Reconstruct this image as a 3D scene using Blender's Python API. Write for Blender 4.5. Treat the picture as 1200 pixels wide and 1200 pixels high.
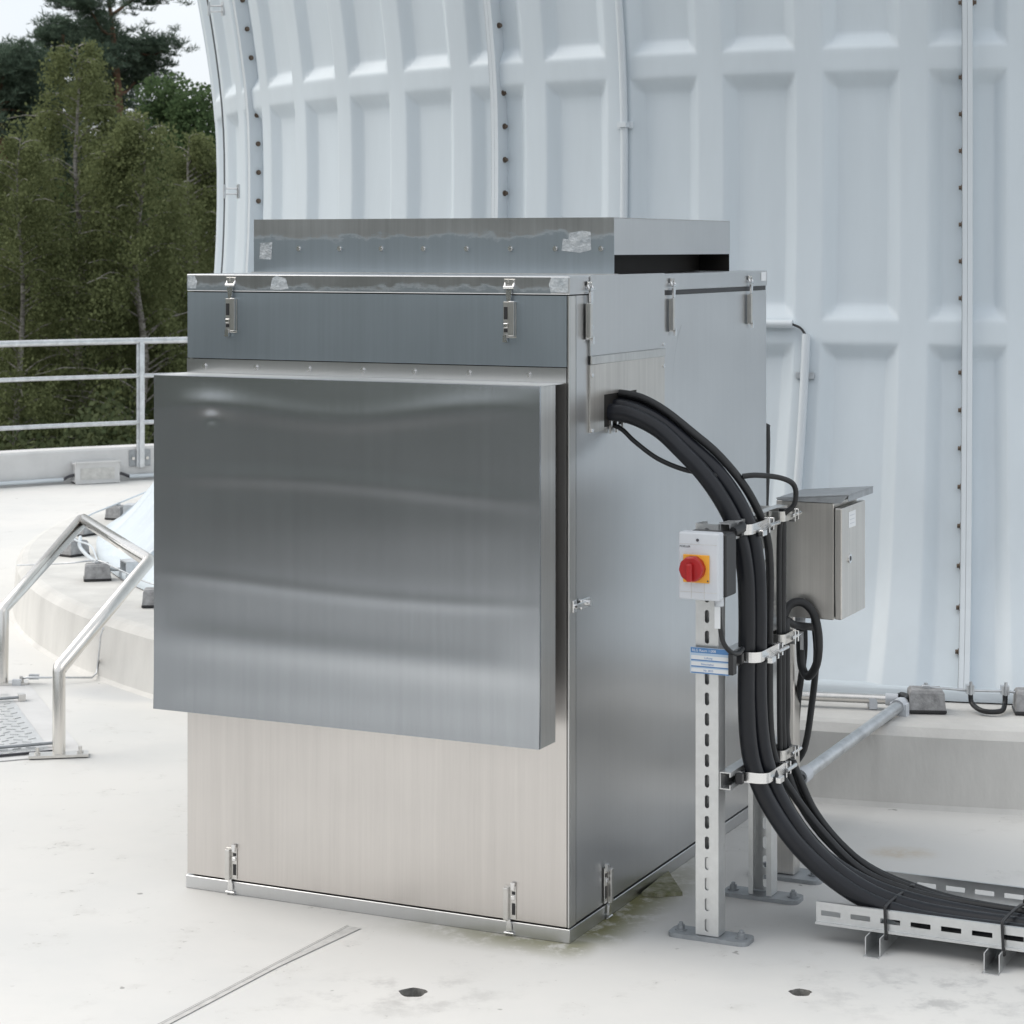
import bpy, bmesh, math, random
import numpy as np
from mathutils import Vector, Matrix
R = math.radians
random.seed(7); rng = np.random.default_rng(11)
for o in list(bpy.data.objects): bpy.data.objects.remove(o)
S = bpy.context.scene
COL = S.collection

# ------------------------------------------------------------------ camera, sky, sun, exposure
cd = bpy.data.cameras.new('camera'); cam = bpy.data.objects.new('camera', cd); COL.objects.link(cam)
cam.location = (0, 0, 1.6); cam.rotation_euler = (R(90), 0, 0)
cd.sensor_width = 36; cd.lens = 78; cd.shift_y = -310/1200
cd.clip_start = .05; cd.clip_end = 3000
cd.dof.use_dof = True; cd.dof.focus_distance = 5.4; cd.dof.aperture_fstop = 16
S.camera = cam
S.cycles.max_bounces = 7; S.cycles.diffuse_bounces = 3; S.cycles.glossy_bounces = 4; S.cycles.transmission_bounces = 2; S.cycles.caustics_reflective = False; S.cycles.caustics_refractive = False
SUN_EL, SUN_AZ = 46, 284           # azimuth clockwise from +Y: the veiled sun stands to the left, a little beyond the cabinet
w = bpy.data.worlds.new('World'); S.world = w; w.use_nodes = True
nt = w.node_tree; nt.nodes.clear()
wo = nt.nodes.new('ShaderNodeOutputWorld'); bg = nt.nodes.new('ShaderNodeBackground')
sky = nt.nodes.new('ShaderNodeTexSky'); sky.sky_type = 'NISHITA'; sky.sun_disc = False
sky.sun_elevation = R(SUN_EL); sky.sun_rotation = R(SUN_AZ); sky.air_density = 1.2; sky.dust_density = 2.0
tc = nt.nodes.new('ShaderNodeTexCoord'); no = nt.nodes.new('ShaderNodeTexNoise')
no.inputs['Scale'].default_value = 2.2; no.inputs['Detail'].default_value = 6; no.inputs['Roughness'].default_value = .55
cr = nt.nodes.new('ShaderNodeValToRGB')
cr.color_ramp.elements[0].position = .3; cr.color_ramp.elements[0].color = (7.3, 7.8, 8.5, 1)
cr.color_ramp.elements[1].position = .68; cr.color_ramp.elements[1].color = (10.0, 10.0, 9.9, 1)
mx = nt.nodes.new('ShaderNodeMix'); mx.data_type = 'RGBA'; mx.inputs['Factor'].default_value = .82
nt.links.new(tc.outputs['Generated'], no.inputs['Vector']); nt.links.new(no.outputs['Fac'], cr.inputs['Fac'])
nt.links.new(sky.outputs['Color'], mx.inputs['A']); nt.links.new(cr.outputs['Color'], mx.inputs['B'])
nt.links.new(mx.outputs['Result'], bg.inputs['Color']); bg.inputs['Strength'].default_value = .1
nt.links.new(bg.outputs[0], wo.inputs[0])
sd = bpy.data.lights.new('sun', 'SUN'); sun = bpy.data.objects.new('sun', sd); COL.objects.link(sun)
sd.energy = 1.5; sd.angle = R(50); sd.color = (1, .94, .85)
az, el = R(SUN_AZ), R(SUN_EL)
sdir = Vector((math.sin(az)*math.cos(el), math.cos(az)*math.cos(el), math.sin(el)))
sun.rotation_euler = (-sdir).to_track_quat('-Z', 'Y').to_euler()
vs = S.view_settings; vs.view_transform = 'Standard'; vs.look = 'None'; vs.gamma = 1; vs.exposure = .33; vs.use_curve_mapping = False

# ------------------------------------------------------------------ materials
MATS = {}
def nodes_of(m): return m.node_tree.nodes, m.node_tree.links
def mat(name, color, rough=.5, metal=0, var=.0, vscale=3, bump=0, bscale=40, spec=None, col2=None, aniso=0, stretch=None, rvar=0):
    m = bpy.data.materials.new(name); m.use_nodes = True; n, l = nodes_of(m); b = n['Principled BSDF']
    b.inputs['Base Color'].default_value = (*color, 1); b.inputs['Roughness'].default_value = rough; b.inputs['Metallic'].default_value = metal
    if spec is not None: b.inputs['Specular IOR Level'].default_value = spec
    t = n.new('ShaderNodeTexCoord'); src = t.outputs['Object']
    if stretch:
        mp = n.new('ShaderNodeMapping'); mp.inputs['Scale'].default_value = stretch; l.new(src, mp.inputs['Vector']); src2 = mp.outputs[0]
    else: src2 = src
    if var or col2:
        z = n.new('ShaderNodeTexNoise'); z.inputs['Scale'].default_value = vscale; z.inputs['Detail'].default_value = 6; z.inputs['Roughness'].default_value = .62
        l.new(src2, z.inputs['Vector'])
        r = n.new('ShaderNodeValToRGB'); r.color_ramp.elements[0].position = .32; r.color_ramp.elements[1].position = .68
        c2 = col2 or tuple(min(1, c*(1+var)) for c in color); c1 = color if col2 else tuple(c*(1-var) for c in color)
        r.color_ramp.elements[0].color = (*c1, 1); r.color_ramp.elements[1].color = (*c2, 1)
        l.new(z.outputs['Fac'], r.inputs['Fac']); l.new(r.outputs['Color'], b.inputs['Base Color'])
        if rvar:
            mr = n.new('ShaderNodeMapRange'); mr.inputs['To Min'].default_value = rough-rvar; mr.inputs['To Max'].default_value = rough+rvar
            l.new(z.outputs['Fac'], mr.inputs['Value']); l.new(mr.outputs[0], b.inputs['Roughness'])
    if bump:
        z2 = n.new('ShaderNodeTexNoise'); z2.inputs['Scale'].default_value = bscale; z2.inputs['Detail'].default_value = 5; l.new(src2, z2.inputs['Vector'])
        bp = n.new('ShaderNodeBump'); bp.inputs['Strength'].default_value = bump; bp.inputs['Distance'].default_value = .01
        l.new(z2.outputs['Fac'], bp.inputs['Height']); l.new(bp.outputs[0], b.inputs['Normal'])
    if aniso:
        tg = n.new('ShaderNodeTangent'); tg.direction_type = 'RADIAL'; tg.axis = 'Z'
        b.inputs['Anisotropic'].default_value = aniso; b.inputs['Anisotropic Rotation'].default_value = 0; l.new(tg.outputs[0], b.inputs['Tangent'])
    MATS[name] = m
    return m

def steel(name, base, rough, film=None, edge=None, aniso=.6, streak=.10, wave=.25, blotch=.06, scratches=.0):
    """brushed stainless sheet, brushed along z; film = colour of the blue-grey protective film left on it below height edge"""
    m = bpy.data.materials.new(name); m.use_nodes = True; n, l = nodes_of(m); b = n['Principled BSDF']
    b.inputs['Metallic'].default_value = 1
    t = n.new('ShaderNodeTexCoord')
    mp = n.new('ShaderNodeMapping'); mp.inputs['Scale'].default_value = (55, 55, 1.2); l.new(t.outputs['Object'], mp.inputs['Vector'])
    st = n.new('ShaderNodeTexNoise'); st.inputs['Scale'].default_value = 1; st.inputs['Detail'].default_value = 7; st.inputs['Roughness'].default_value = .75
    l.new(mp.outputs[0], st.inputs['Vector'])
    bl = n.new('ShaderNodeTexNoise'); bl.inputs['Scale'].default_value = 4.5; bl.inputs['Detail'].default_value = 5; l.new(t.outputs['Object'], bl.inputs['Vector'])
    r = n.new('ShaderNodeValToRGB'); r.color_ramp.elements[0].position = .3; r.color_ramp.elements[1].position = .7
    r.color_ramp.elements[0].color = (*[c*(1-streak) for c in base], 1); r.color_ramp.elements[1].color = (*[min(1, c*(1+streak)) for c in base], 1)
    l.new(st.outputs['Fac'], r.inputs['Fac'])
    r2 = n.new('ShaderNodeMix'); r2.data_type = 'RGBA'; r2.blend_type = 'MULTIPLY'; r2.inputs['Factor'].default_value = 1
    g = n.new('ShaderNodeMapRange'); g.inputs['From Min'].default_value = .3; g.inputs['From Max'].default_value = .7
    g.inputs['To Min'].default_value = 1-blotch*2; g.inputs['To Max'].default_value = 1
    l.new(bl.outputs['Fac'], g.inputs['Value']); l.new(r.outputs['Color'], r2.inputs['A']); l.new(g.outputs[0], r2.inputs['B'])
    col = r2.outputs['Result']
    mr = n.new('ShaderNodeMapRange'); mr.inputs['To Min'].default_value = rough-.08; mr.inputs['To Max'].default_value = rough+.08
    mr.inputs['To Min'].default_value = rough-.5*blotch; mr.inputs['To Max'].default_value = rough+.5*blotch
    l.new(bl.outputs['Fac'], mr.inputs['Value']); rr = mr.outputs[0]
    if film:
        tz = n.new('ShaderNodeSeparateXYZ'); l.new(t.outputs['Object'], tz.inputs[0])
        mp2 = n.new('ShaderNodeMapping'); mp2.inputs['Scale'].default_value = (7, 7, 14); l.new(t.outputs['Object'], mp2.inputs['Vector'])
        en = n.new('ShaderNodeTexNoise'); en.inputs['Scale'].default_value = 1.3; en.inputs['Detail'].default_value = 8; en.inputs['Roughness'].default_value = .7; l.new(mp2.outputs[0], en.inputs['Vector'])
        ad = n.new('ShaderNodeMath'); ad.operation = 'MULTIPLY_ADD'; ad.inputs[1].default_value = .09; l.new(en.outputs['Fac'], ad.inputs[0]); l.new(tz.outputs['Z'], ad.inputs[2])
        mk = n.new('ShaderNodeMapRange'); mk.inputs['From Min'].default_value = edge+.045-.003; mk.inputs['From Max'].default_value = edge+.045+.003
        mk.inputs['To Min'].default_value = 1; mk.inputs['To Max'].default_value = 0; l.new(ad.outputs[0], mk.inputs['Value'])
        mixc = n.new('ShaderNodeMix'); mixc.data_type = 'RGBA'; l.new(mk.outputs[0], mixc.inputs['Factor']); l.new(col, mixc.inputs['A'])
        fr = n.new('ShaderNodeValToRGB'); fr.color_ramp.elements[0].position = .25; fr.color_ramp.elements[1].position = .75
        fr.color_ramp.elements[0].color = (*[c*.93 for c in film], 1); fr.color_ramp.elements[1].color = (*[c*1.07 for c in film], 1)
        l.new(st.outputs['Fac'], fr.inputs['Fac'])
        l.new(fr.outputs['Color'], mixc.inputs['B']); col = mixc.outputs['Result']
        # whitish rim where the film is torn
        rim = n.new('ShaderNodeMapRange'); rim.interpolation_type = 'LINEAR'
        ab = n.new('ShaderNodeMath'); ab.operation = 'SUBTRACT'; ab.inputs[1].default_value = edge+.042; l.new(ad.outputs[0], ab.inputs[0])
        ab2 = n.new('ShaderNodeMath'); ab2.operation = 'ABSOLUTE'; l.new(ab.outputs[0], ab2.inputs[0])
        rim.inputs['From Min'].default_value = .0; rim.inputs['From Max'].default_value = .007; rim.inputs['To Min'].default_value = .55; rim.inputs['To Max'].default_value = 0
        l.new(ab2.outputs[0], rim.inputs['Value'])
        mix3 = n.new('ShaderNodeMix'); mix3.data_type = 'RGBA'; mix3.inputs['B'].default_value = (.72, .76, .8, 1)
        l.new(rim.outputs[0], mix3.inputs['Factor']); l.new(col, mix3.inputs['A']); col = mix3.outputs['Result']
        fm = n.new('ShaderNodeMapRange'); fm.inputs['To Min'].default_value = 1; fm.inputs['To Max'].default_value = .75; l.new(mk.outputs[0], fm.inputs['Value']); l.new(fm.outputs[0], b.inputs['Metallic'])
    l.new(col, b.inputs['Base Color']); l.new(rr, b.inputs['Roughness'])
    if wave:
        wn = n.new('ShaderNodeTexNoise'); wn.inputs['Scale'].default_value = 2.6; wn.inputs['Detail'].default_value = 1.5; l.new(t.outputs['Object'], wn.inputs['Vector'])
        bp = n.new('ShaderNodeBump'); bp.inputs['Strength'].default_value = wave; bp.inputs['Distance'].default_value = .02; l.new(wn.outputs['Fac'], bp.inputs['Height'])
        bp2 = n.new('ShaderNodeBump'); bp2.inputs['Strength'].default_value = .025; bp2.inputs['Distance'].default_value = .002; l.new(st.outputs['Fac'], bp2.inputs['Height']); l.new(bp.outputs[0], bp2.inputs['Normal'])
        l.new(bp2.outputs[0], b.inputs['Normal'])
    tg = n.new('ShaderNodeTangent'); tg.direction_type = 'RADIAL'; tg.axis = 'Z'
    b.inputs['Anisotropic'].default_value = aniso; b.inputs['Anisotropic Rotation'].default_value = 0; l.new(tg.outputs[0], b.inputs['Tangent'])
    MATS[name] = m
    return m

steel('steel_front', (.70, .67, .645), .34, streak=.05, blotch=.03)
steel('steel_hood', (.57, .597, .628), .27, wave=.0, aniso=.6, streak=.055, blotch=.015)
steel('steel_side', (.66, .67, .68), .31, streak=.02, blotch=.03, wave=.13)
steel('steel_plain', (.68, .68, .67), .33, wave=.12)
steel('steel_film', (.60, .62, .64), .33, film=(.40, .46, .51), edge=5.0)
steel('steel_film_cowl', (.58, .59, .60), .33, film=(.42, .48, .53), edge=1.632, wave=.1)
steel('steel_film_lid', (.55, .56, .57), .33, film=(.40, .45, .49), edge=1.507, wave=.1)
steel('steel_warm', (.70, .68, .65), .36, wave=.06)
mat('inside_shade', (.02, .018, .016), .6, .3)  # near-black stands in for shade inside openings and panel gaps
mat('stainless', (.68, .67, .65), .28, 1, var=.08, vscale=30)
mat('bright_metal', (.80, .80, .80), .22, 1)
mat('galvanised', (.62, .64, .66), .42, .85, var=.16, vscale=22)
mat('tray_metal', (.70, .71, .71), .38, .85, var=.06, vscale=30)
mat('tube_stainless', (.74, .72, .69), .24, 1, var=.06, vscale=40, stretch=(1, 1, .05))
mat('plate_grey', (.36, .38, .40), .5, .6, var=.15, vscale=30)
mat('hole_shaded_dirt', (.24, .235, .22), .9, var=.4, vscale=60)  # dirt, coloured darker to stand in for shade in the deck holes
mat('pale_line', (.50, .51, .52), .45, .9)
mat('rust_bolt', (.17, .13, .10), .6, .6, var=.3, vscale=60)
mat('dome_paint', (.622, .688, .738), .46, 0, var=.045, vscale=4.5, bump=.02, bscale=9, stretch=(1, 1, .16))
mat('dome_trim', (.64, .69, .73), .4, 0, var=.03)
mat('seam_dark', (.16, .17, .18), .6)
mat('plinth', (.66, .65, .625), .8, 0, var=.13, vscale=3.2, bump=.12, bscale=60, stretch=(1, 1, .35))
mat('parapet_paint', (.66, .66, .66), .7, 0, var=.08, vscale=4, bump=.05, bscale=40)
mat('block_concrete', (.34, .34, .345), .85, 0, var=.28, vscale=40, bump=.3, bscale=120)
mat('rubber', (.015, .016, .018), .45, 0, var=.25, vscale=12, bump=.05, bscale=60)
mat('rubber_hose', (.010, .0115, .016), .36, 0, spec=.42, var=.3, vscale=8, stretch=(1, 1, .3), rvar=.06)
mat('black_plastic', (.025, .025, .027), .45)
mat('white_plastic', (.78, .79, .80), .4, var=.02)
mat('isolator_grey', (.62, .65, .69), .42, var=.02)
mat('red_plastic', (.40, .016, .018), .32)
mat('yellow_plastic', (.85, .42, .05), .4)
mat('print_dark', (.06, .06, .07), .6)
mat('print_blue', (.10, .25, .52), .45)
mat('print_lightblue', (.50, .62, .76), .45)
mat('label_white', (.80, .82, .84), .4)
mat('tape', (.40, .44, .47), .42, .45, vscale=55, col2=(.66, .69, .71), bump=.3, bscale=90)
mat('joint_filler', (.60, .595, .575), .8, var=.15, vscale=25, bump=.2)
mat('joint_shadow_gap', (.42, .42, .405), .9)
mat('mortar_moss', (.16, .17, .07), .95, 0, vscale=38, col2=(.42, .41, .34), bump=.5, bscale=70)
mat('soil', (.07, .06, .04), .95, var=.3)
mat('bark_birch', (.46, .44, .41), .8, vscale=9, col2=(.10, .09, .08), stretch=(1, 1, 2.5))
mat('bark_pine', (.16, .095, .06), .9, var=.35, vscale=12, bump=.5)
mat('bark_oak', (.09, .075, .06), .9, var=.35, vscale=12, bump=.5)

def leafmat(name, c1, c2, trans=.45):
    m = bpy.data.materials.new(name); m.use_nodes = True; n, l = nodes_of(m); n.clear()
    o = n.new('ShaderNodeOutputMaterial'); d = n.new('ShaderNodeBsdfDiffuse'); t = n.new('ShaderNodeBsdfTranslucent'); mxs = n.new('ShaderNodeMixShader')
    g = n.new('ShaderNodeNewGeometry'); r = n.new('ShaderNodeValToRGB'); r.color_ramp.elements[0].color = (*c1, 1); r.color_ramp.elements[1].color = (*c2, 1)
    l.new(g.outputs['Random Per Island'], r.inputs['Fac']); l.new(r.outputs['Color'], d.inputs['Color']); l.new(r.outputs['Color'], t.inputs['Color'])
    mxs.inputs[0].default_value = trans; l.new(d.outputs[0], mxs.inputs[1]); l.new(t.outputs[0], mxs.inputs[2]); l.new(mxs.outputs[0], o.inputs['Surface'])
    MATS[name] = m
leafmat('leaf_birch', (.140, .165, .078), (.240, .275, .132))
leafmat('leaf_oak', (.065, .105, .050), (.13, .19, .09))
leafmat('needle_pine', (.075, .11, .082), (.15, .20, .145), .25)
leafmat('leaf_dark', (.085, .115, .060), (.17, .20, .105))

def floor_material():
    m = bpy.data.materials.new('deck_coating'); m.use_nodes = True; n, l = nodes_of(m); b = n['Principled BSDF']; b.inputs['Roughness'].default_value = .62
    t = n.new('ShaderNodeTexCoord'); P = t.outputs['Object']
    def noise(sc, det, rough=.6):
        z = n.new('ShaderNodeTexNoise'); z.inputs['Scale'].default_value = sc; z.inputs['Detail'].default_value = det; z.inputs['Roughness'].default_value = rough; l.new(P, z.inputs['Vector']); return z.outputs['Fac']
    def rng_(x, a, c, d, e):
        q = n.new('ShaderNodeMapRange'); q.interpolation_type = 'SMOOTHSTEP'
        for k, v in zip(('From Min', 'From Max', 'To Min', 'To Max'), (a, c, d, e)): q.inputs[k].default_value = v
        l.new(x, q.inputs['Value']); return q.outputs[0]
    def mix(fac, a, c):
        q = n.new('ShaderNodeMix'); q.data_type = 'RGBA'; l.new(fac, q.inputs['Factor'])
        if isinstance(a, tuple): q.inputs['A'].default_value = (*a, 1)
        else: l.new(a, q.inputs['A'])
        q.inputs['B'].default_value = (*c, 1); return q.outputs['Result']
    def mul(a, c):
        q = n.new('ShaderNodeMath'); q.operation = 'MULTIPLY'; l.new(a, q.inputs[0])
        if isinstance(c, float): q.inputs[1].default_value = c
        else: l.new(c, q.inputs[1])
        return q.outputs[0]
    big = noise(1.1, 7); mid = noise(7, 6, .68); fine = noise(55, 3)
    c = mix(rng_(big, .35, .7, 0, 1), (.75, .74, .715), (.68, .68, .665))
    c = mix(rng_(mid, .55, .76, 0, .5), c, (.56, .55, .52))
    c = mix(rng_(mul(mid, fine), .375, .43, 0, .55), c, (.40, .39, .37))
    sp = noise(17, 2, .5); c = mix(rng_(sp, .745, .78, 0, .7), c, (.20, .19, .18))
    # rusty stain near the plinth
    def disc(x, y, r0, sx=1):
        mp = n.new('ShaderNodeMapping'); mp.vector_type = 'TEXTURE'; mp.inputs['Location'].default_value = (x, y, 0); mp.inputs['Scale'].default_value = (r0*sx, r0, 1); l.new(P, mp.inputs['Vector'])
        ln = n.new('ShaderNodeVectorMath'); ln.operation = 'LENGTH'; l.new(mp.outputs[0], ln.inputs[0]); return ln.outputs['Value']
    c = mix(mul(rng_(disc(1.03, 5.86, .09, 1.3), .2, 1, .5, 0), rng_(mid, .4, .6, .3, 1)), c, (.50, .36, .18))
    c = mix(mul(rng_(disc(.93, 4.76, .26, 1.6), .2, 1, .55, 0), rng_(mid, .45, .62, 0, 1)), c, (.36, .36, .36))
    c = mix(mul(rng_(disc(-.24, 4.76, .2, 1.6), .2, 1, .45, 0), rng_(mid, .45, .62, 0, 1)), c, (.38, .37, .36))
    c = mix(rng_(disc(-1.28, 8.0, .24, 1.6), .55, 1, .55, 0), c, (.52, .54, .56))
    # moss along the foot of the cabinet, in the cabinet's own frame
    mp = n.new('ShaderNodeMapping'); mp.vector_type = 'TEXTURE'; mp.inputs['Location'].default_value = (.131, 5.1, 0); mp.inputs['Rotation'].default_value = (0, 0, CAB_ROT); l.new(P, mp.inputs['Vector'])
    sx = n.new('ShaderNodeSeparateXYZ'); l.new(mp.outputs[0], sx.inputs[0])
    side = mul(mul(mul(rng_(sx.outputs['X'], .01, .15, 1, 0), rng_(sx.outputs['X'], -.06, -.02, 0, 1)), rng_(sx.outputs['Y'], -.06, .12, 0, 1)), rng_(sx.outputs['Y'], .35, .9, 1, 0))
    front = mul(mul(mul(rng_(sx.outputs['Y'], -.15, -.01, 0, 1), rng_(sx.outputs['Y'], .02, .06, 1, 0)), rng_(sx.outputs['X'], -.55, -.1, 0, .75)), rng_(sx.outputs['X'], .02, .1, 1, 0))
    ad = n.new('ShaderNodeMath'); ad.operation = 'MAXIMUM'; l.new(side, ad.inputs[0]); l.new(front, ad.inputs[1])
    tot = mul(ad.outputs[0], rng_(noise(14, 6, .7), .34, .54, .2, 1))
    c = mix(tot, c, (.19, .185, .07))
    l.new(c, b.inputs['Base Color'])
    bp = n.new('ShaderNodeBump'); bp.inputs['Strength'].default_value = .12; bp.inputs['Distance'].default_value = .01; l.new(mid, bp.inputs['Height']); l.new(bp.outputs[0], b.inputs['Normal'])
    MATS['deck'] = m

# ------------------------------------------------------------------ builders
class MB:
    def __init__(s): s.v = []; s.f = []; s.sm = []
    def add(s, v, f, smooth=False):
        o = len(s.v); s.v += [tuple(p) for p in v]; s.f += [tuple(i+o for i in q) for q in f]; s.sm += [smooth]*len(f); return s
    def box(s, x0, x1, y0, y1, z0, z1, bev=0, seg=1):
        if bev:
            bm = bmesh.new(); bmesh.ops.create_cube(bm, size=1)
            for q in bm.verts: q.co = Vector(((x0+x1)/2+q.co.x*(x1-x0), (y0+y1)/2+q.co.y*(y1-y0), (z0+z1)/2+q.co.z*(z1-z0)))
            bmesh.ops.bevel(bm, geom=bm.edges[:], offset=bev, segments=seg, affect='EDGES', profile=.5)
            bm.verts.index_update(); s.add([q.co for q in bm.verts], [[q.index for q in f.verts] for f in bm.faces]); bm.free(); return s
        return s.add([(x, y, z) for z in (z0, z1) for y in (y0, y1) for x in (x0, x1)], [(0, 2, 3, 1), (4, 5, 7, 6), (0, 1, 5, 4), (2, 6, 7, 3), (0, 4, 6, 2), (1, 3, 7, 5)])
    def obox(s, c, ax, ay, az, hx, hy, hz):
        c, ax, ay, az = map(Vector, (c, ax, ay, az)); v = []
        for k in (-1, 1):
            for j in (-1, 1):
                for i in (-1, 1): v.append(c+ax*i*hx+ay*j*hy+az*k*hz)
        return s.add(v, [(0, 2, 3, 1), (4, 5, 7, 6), (0, 1, 5, 4), (2, 6, 7, 3), (0, 4, 6, 2), (1, 3, 7, 5)])
    def tube(s, pts, r, seg=12, caps=True, rs=None):
        P = [Vector(p) for p in pts]; n = len(P); T = []
        for i in range(n): T.append((P[min(i+1, n-1)]-P[max(i-1, 0)]).normalized())
        u = T[0].orthogonal().normalized(); v = []; f = []
        for i in range(n):
            if i:
                u = u-T[i]*u.dot(T[i]); u.normalize()
            b = T[i].cross(u); rr = rs[i] if rs else r
            k = 1
            if 0 < i < n-1:                                         # keep the width at mitred bends
                d = (P[i]-P[i-1]).normalized().dot(T[i]); k = min(1.25, 1/max(.5, d))
            v += [P[i]+(u*math.cos(a)+b*math.sin(a))*rr*k for a in [2*math.pi*j/seg for j in range(seg)]]
        for i in range(n-1):
            for j in range(seg):
                k = (j+1) % seg; f.append((i*seg+j, i*seg+k, (i+1)*seg+k, (i+1)*seg+j))
        s.add(v, f, True)
        if caps: s.add(v[:seg], [tuple(range(seg))[::-1]]); s.add(v[-seg:], [tuple(range(seg))])
        return s
    def cyl(s, a, b, r, seg=16, smooth=True): return s.tube([a, b], r, seg)
    def prism(s, poly, axis, lo, hi):
        """poly: 2D points; axis: which axis they are extruded along"""
        def P(p, t): q = list(p); q.insert(axis, t); return tuple(q)
        n = len(poly); v = [P(p, lo) for p in poly]+[P(p, hi) for p in poly]
        return s.add(v, [tuple(range(n))[::-1], tuple(range(n, 2*n))]+[(i, (i+1) % n, n+(i+1) % n, n+i) for i in range(n)])
    def slotcell(s, x0, x1, z0, z1, y0, y1, sw, sh, seg=4, axis='x', rad=None):
        """plate x0..x1 by z0..z1, y0..y1 thick, with one rounded slot sw by sh through its middle"""
        cx, cz = (x0+x1)/2, (z0+z1)/2; ring = []; r = rad or min(sw, sh)/2*.999
        for qx, qz, a0 in ((1, 1, 0), (-1, 1, 90), (-1, -1, 180), (1, -1, 270)):
            for k in range(seg):
                a = R(a0+90*k/(seg-1)); ring.append((cx+qx*(sw/2-r)+r*math.cos(a), cz+qz*(sh/2-r)+r*math.sin(a)))
        cor = [(x1, z1), (x0, z1), (x0, z0), (x1, z0)]; n = len(ring); v = []
        for y in (y0, y1): v += [(p[0], y, p[1]) for p in ring]+[(p[0], y, p[1]) for p in cor]
        m = n+4; f = []
        for q in range(4):
            for k in range(seg-1):
                i = q*seg+k; f += [(n+q, i, i+1), (m+n+q, m+i+1, m+i)]
            i = q*seg+seg-1; j = (i+1) % n; q2 = (q+1) % 4
            f += [(n+q, i, j, n+q2), (m+n+q, m+n+q2, m+j, m+i)]
        f += [(i, m+i, m+(i+1) % n, (i+1) % n) for i in range(n)]
        f += [(n+q, n+(q+1) % 4, m+n+(q+1) % 4, m+n+q) for q in range(4)]
        if axis == 'y': v = [(p[1], p[0], p[2]) for p in v]
        return s.add(v, f)
    def build(s, name, m, parent=None, mtx=None):
        o0 = ORG.get(parent.name, Vector()) if parent else Vector()
        me = bpy.data.meshes.new(name); me.from_pydata([tuple(Vector(p)-o0) for p in s.v], [], s.f); me.polygons.foreach_set('use_smooth', s.sm)
        bm = bmesh.new(); bm.from_mesh(me); bmesh.ops.recalc_face_normals(bm, faces=bm.faces); bm.to_mesh(me); bm.free()
        me.materials.append(MATS[m] if isinstance(m, str) else m); me.update()
        ob = bpy.data.objects.new(name, me); COL.objects.link(ob)
        if parent: ob.parent = parent; ORG[ob.name] = o0
        elif mtx is not None: ob.matrix_world = mtx
        return ob
ORG = {}
CAB_ROT = math.atan2(-.4286, .903)
F = Matrix.Translation((.131, 5.1, 0)) @ Matrix.Rotation(CAB_ROT, 4, 'Z')     # the cabinet's frame: x out of its side, y along its side, z up
W4 = Matrix.Identity(4)
def tag(o, label, cat, group=None):
    o['label'] = label; o['category'] = cat
    if group: o['group'] = group
    return o
def struct(o, kind='structure'): o['kind'] = kind; return o
def thing(name, label, cat, loc, frame=None, group=None):
    o = bpy.data.objects.new(name, None); COL.objects.link(o); o.empty_display_size = .05
    o.matrix_world = (frame if frame is not None else W4) @ Matrix.Translation(loc); ORG[o.name] = Vector(loc)
    return tag(o, label, cat, group)
def copy_part(o, parent, mtx):
    c = o.copy(); COL.objects.link(c); c.parent = parent; c.matrix_local = mtx
    for ch in o.children:
        d = ch.copy(); COL.objects.link(d); d.parent = c
    return c
def smooth(pts, n=8):
    P = [Vector(p) for p in pts]; P = [P[0]*2-P[1]]+P+[P[-1]*2-P[-2]]; out = []
    for i in range(1, len(P)-2):
        for k in range(n):
            t = k/n; a, b, c, d = P[i-1:i+3]
            out.append(.5*((2*b)+(c-a)*t+(2*a-5*b+4*c-d)*t*t+(3*b-a-3*c+d)*t**3))
    return out+[P[-2]]
def px(u, v, z):                                   # a floor-parallel point at height z from where it was measured
    d = (1.6-z)*2600/(v-290); return Vector(((u-600)/2600*d, d, z))

# ------------------------------------------------------------------ deck, parapet, plinth, ground
floor_material()
EDGE = [(9, 21.5), (4.5, 19.2), (1.5, 17.55), (-1.5, 15.85), (-3.41, 14.77), (-4.5, 13.5), (-5.0, 10.5), (-4.0, 6.2), (-3.0, 3.45), (-1.7, .6), (.3, -1.9), (4.5, -3.2), (9, -2.5)]
EDGE = [tuple(p[:2]) for p in smooth([(x, y, 0) for x, y in EDGE], 6)]
HOLES = [(px(484, 1163, 0), .030), (px(938, 1163, 0), .024)]
def deck():
    bm = bmesh.new(); outer = [bm.verts.new((x, y, 0)) for x, y in EDGE+[(14, 0), (15, 10), (14, 20)]]
    E = [bm.edges.new((outer[i], outer[(i+1) % len(outer)])) for i in range(len(outer))]; rings = []
    for c, r in HOLES:
        rg = [bm.verts.new((c.x+r*(1+.10*math.sin(3*a)+.05*math.sin(7*a+1))*math.cos(a), c.y+r*(1+.07*math.sin(5*a))*math.sin(a), 0)) for a in [2*math.pi*k/20 for k in range(20)]]
        E += [bm.edges.new((rg[i], rg[(i+1) % 20])) for i in range(20)]; rings.append(rg)
    bmesh.ops.triangle_fill(bm, use_beauty=True, use_dissolve=False, edges=E)
    for rg in rings:
        low = [bm.verts.new(q.co+Vector((0, 0, -.05))) for q in rg]
        for i in range(20): bm.faces.new((rg[i], low[i], low[(i+1) % 20], rg[(i+1) % 20]))
        bm.faces.new(low)
        for fc in low[0].link_faces: fc.material_index = 1
        for q in low:
            for fc in q.link_faces: fc.material_index = 1
    me = bpy.data.meshes.new('deck_floor'); bm.to_mesh(me); bm.free(); me.materials.append(MATS['deck']); me.materials.append(MATS['hole_shaded_dirt'])
    for p in me.polygons:
        if p.normal.z < 0 and abs(p.normal.z) > .5: p.flip()
    o = bpy.data.objects.new('deck_floor', me); COL.objects.link(o); struct(o)
deck()
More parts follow.
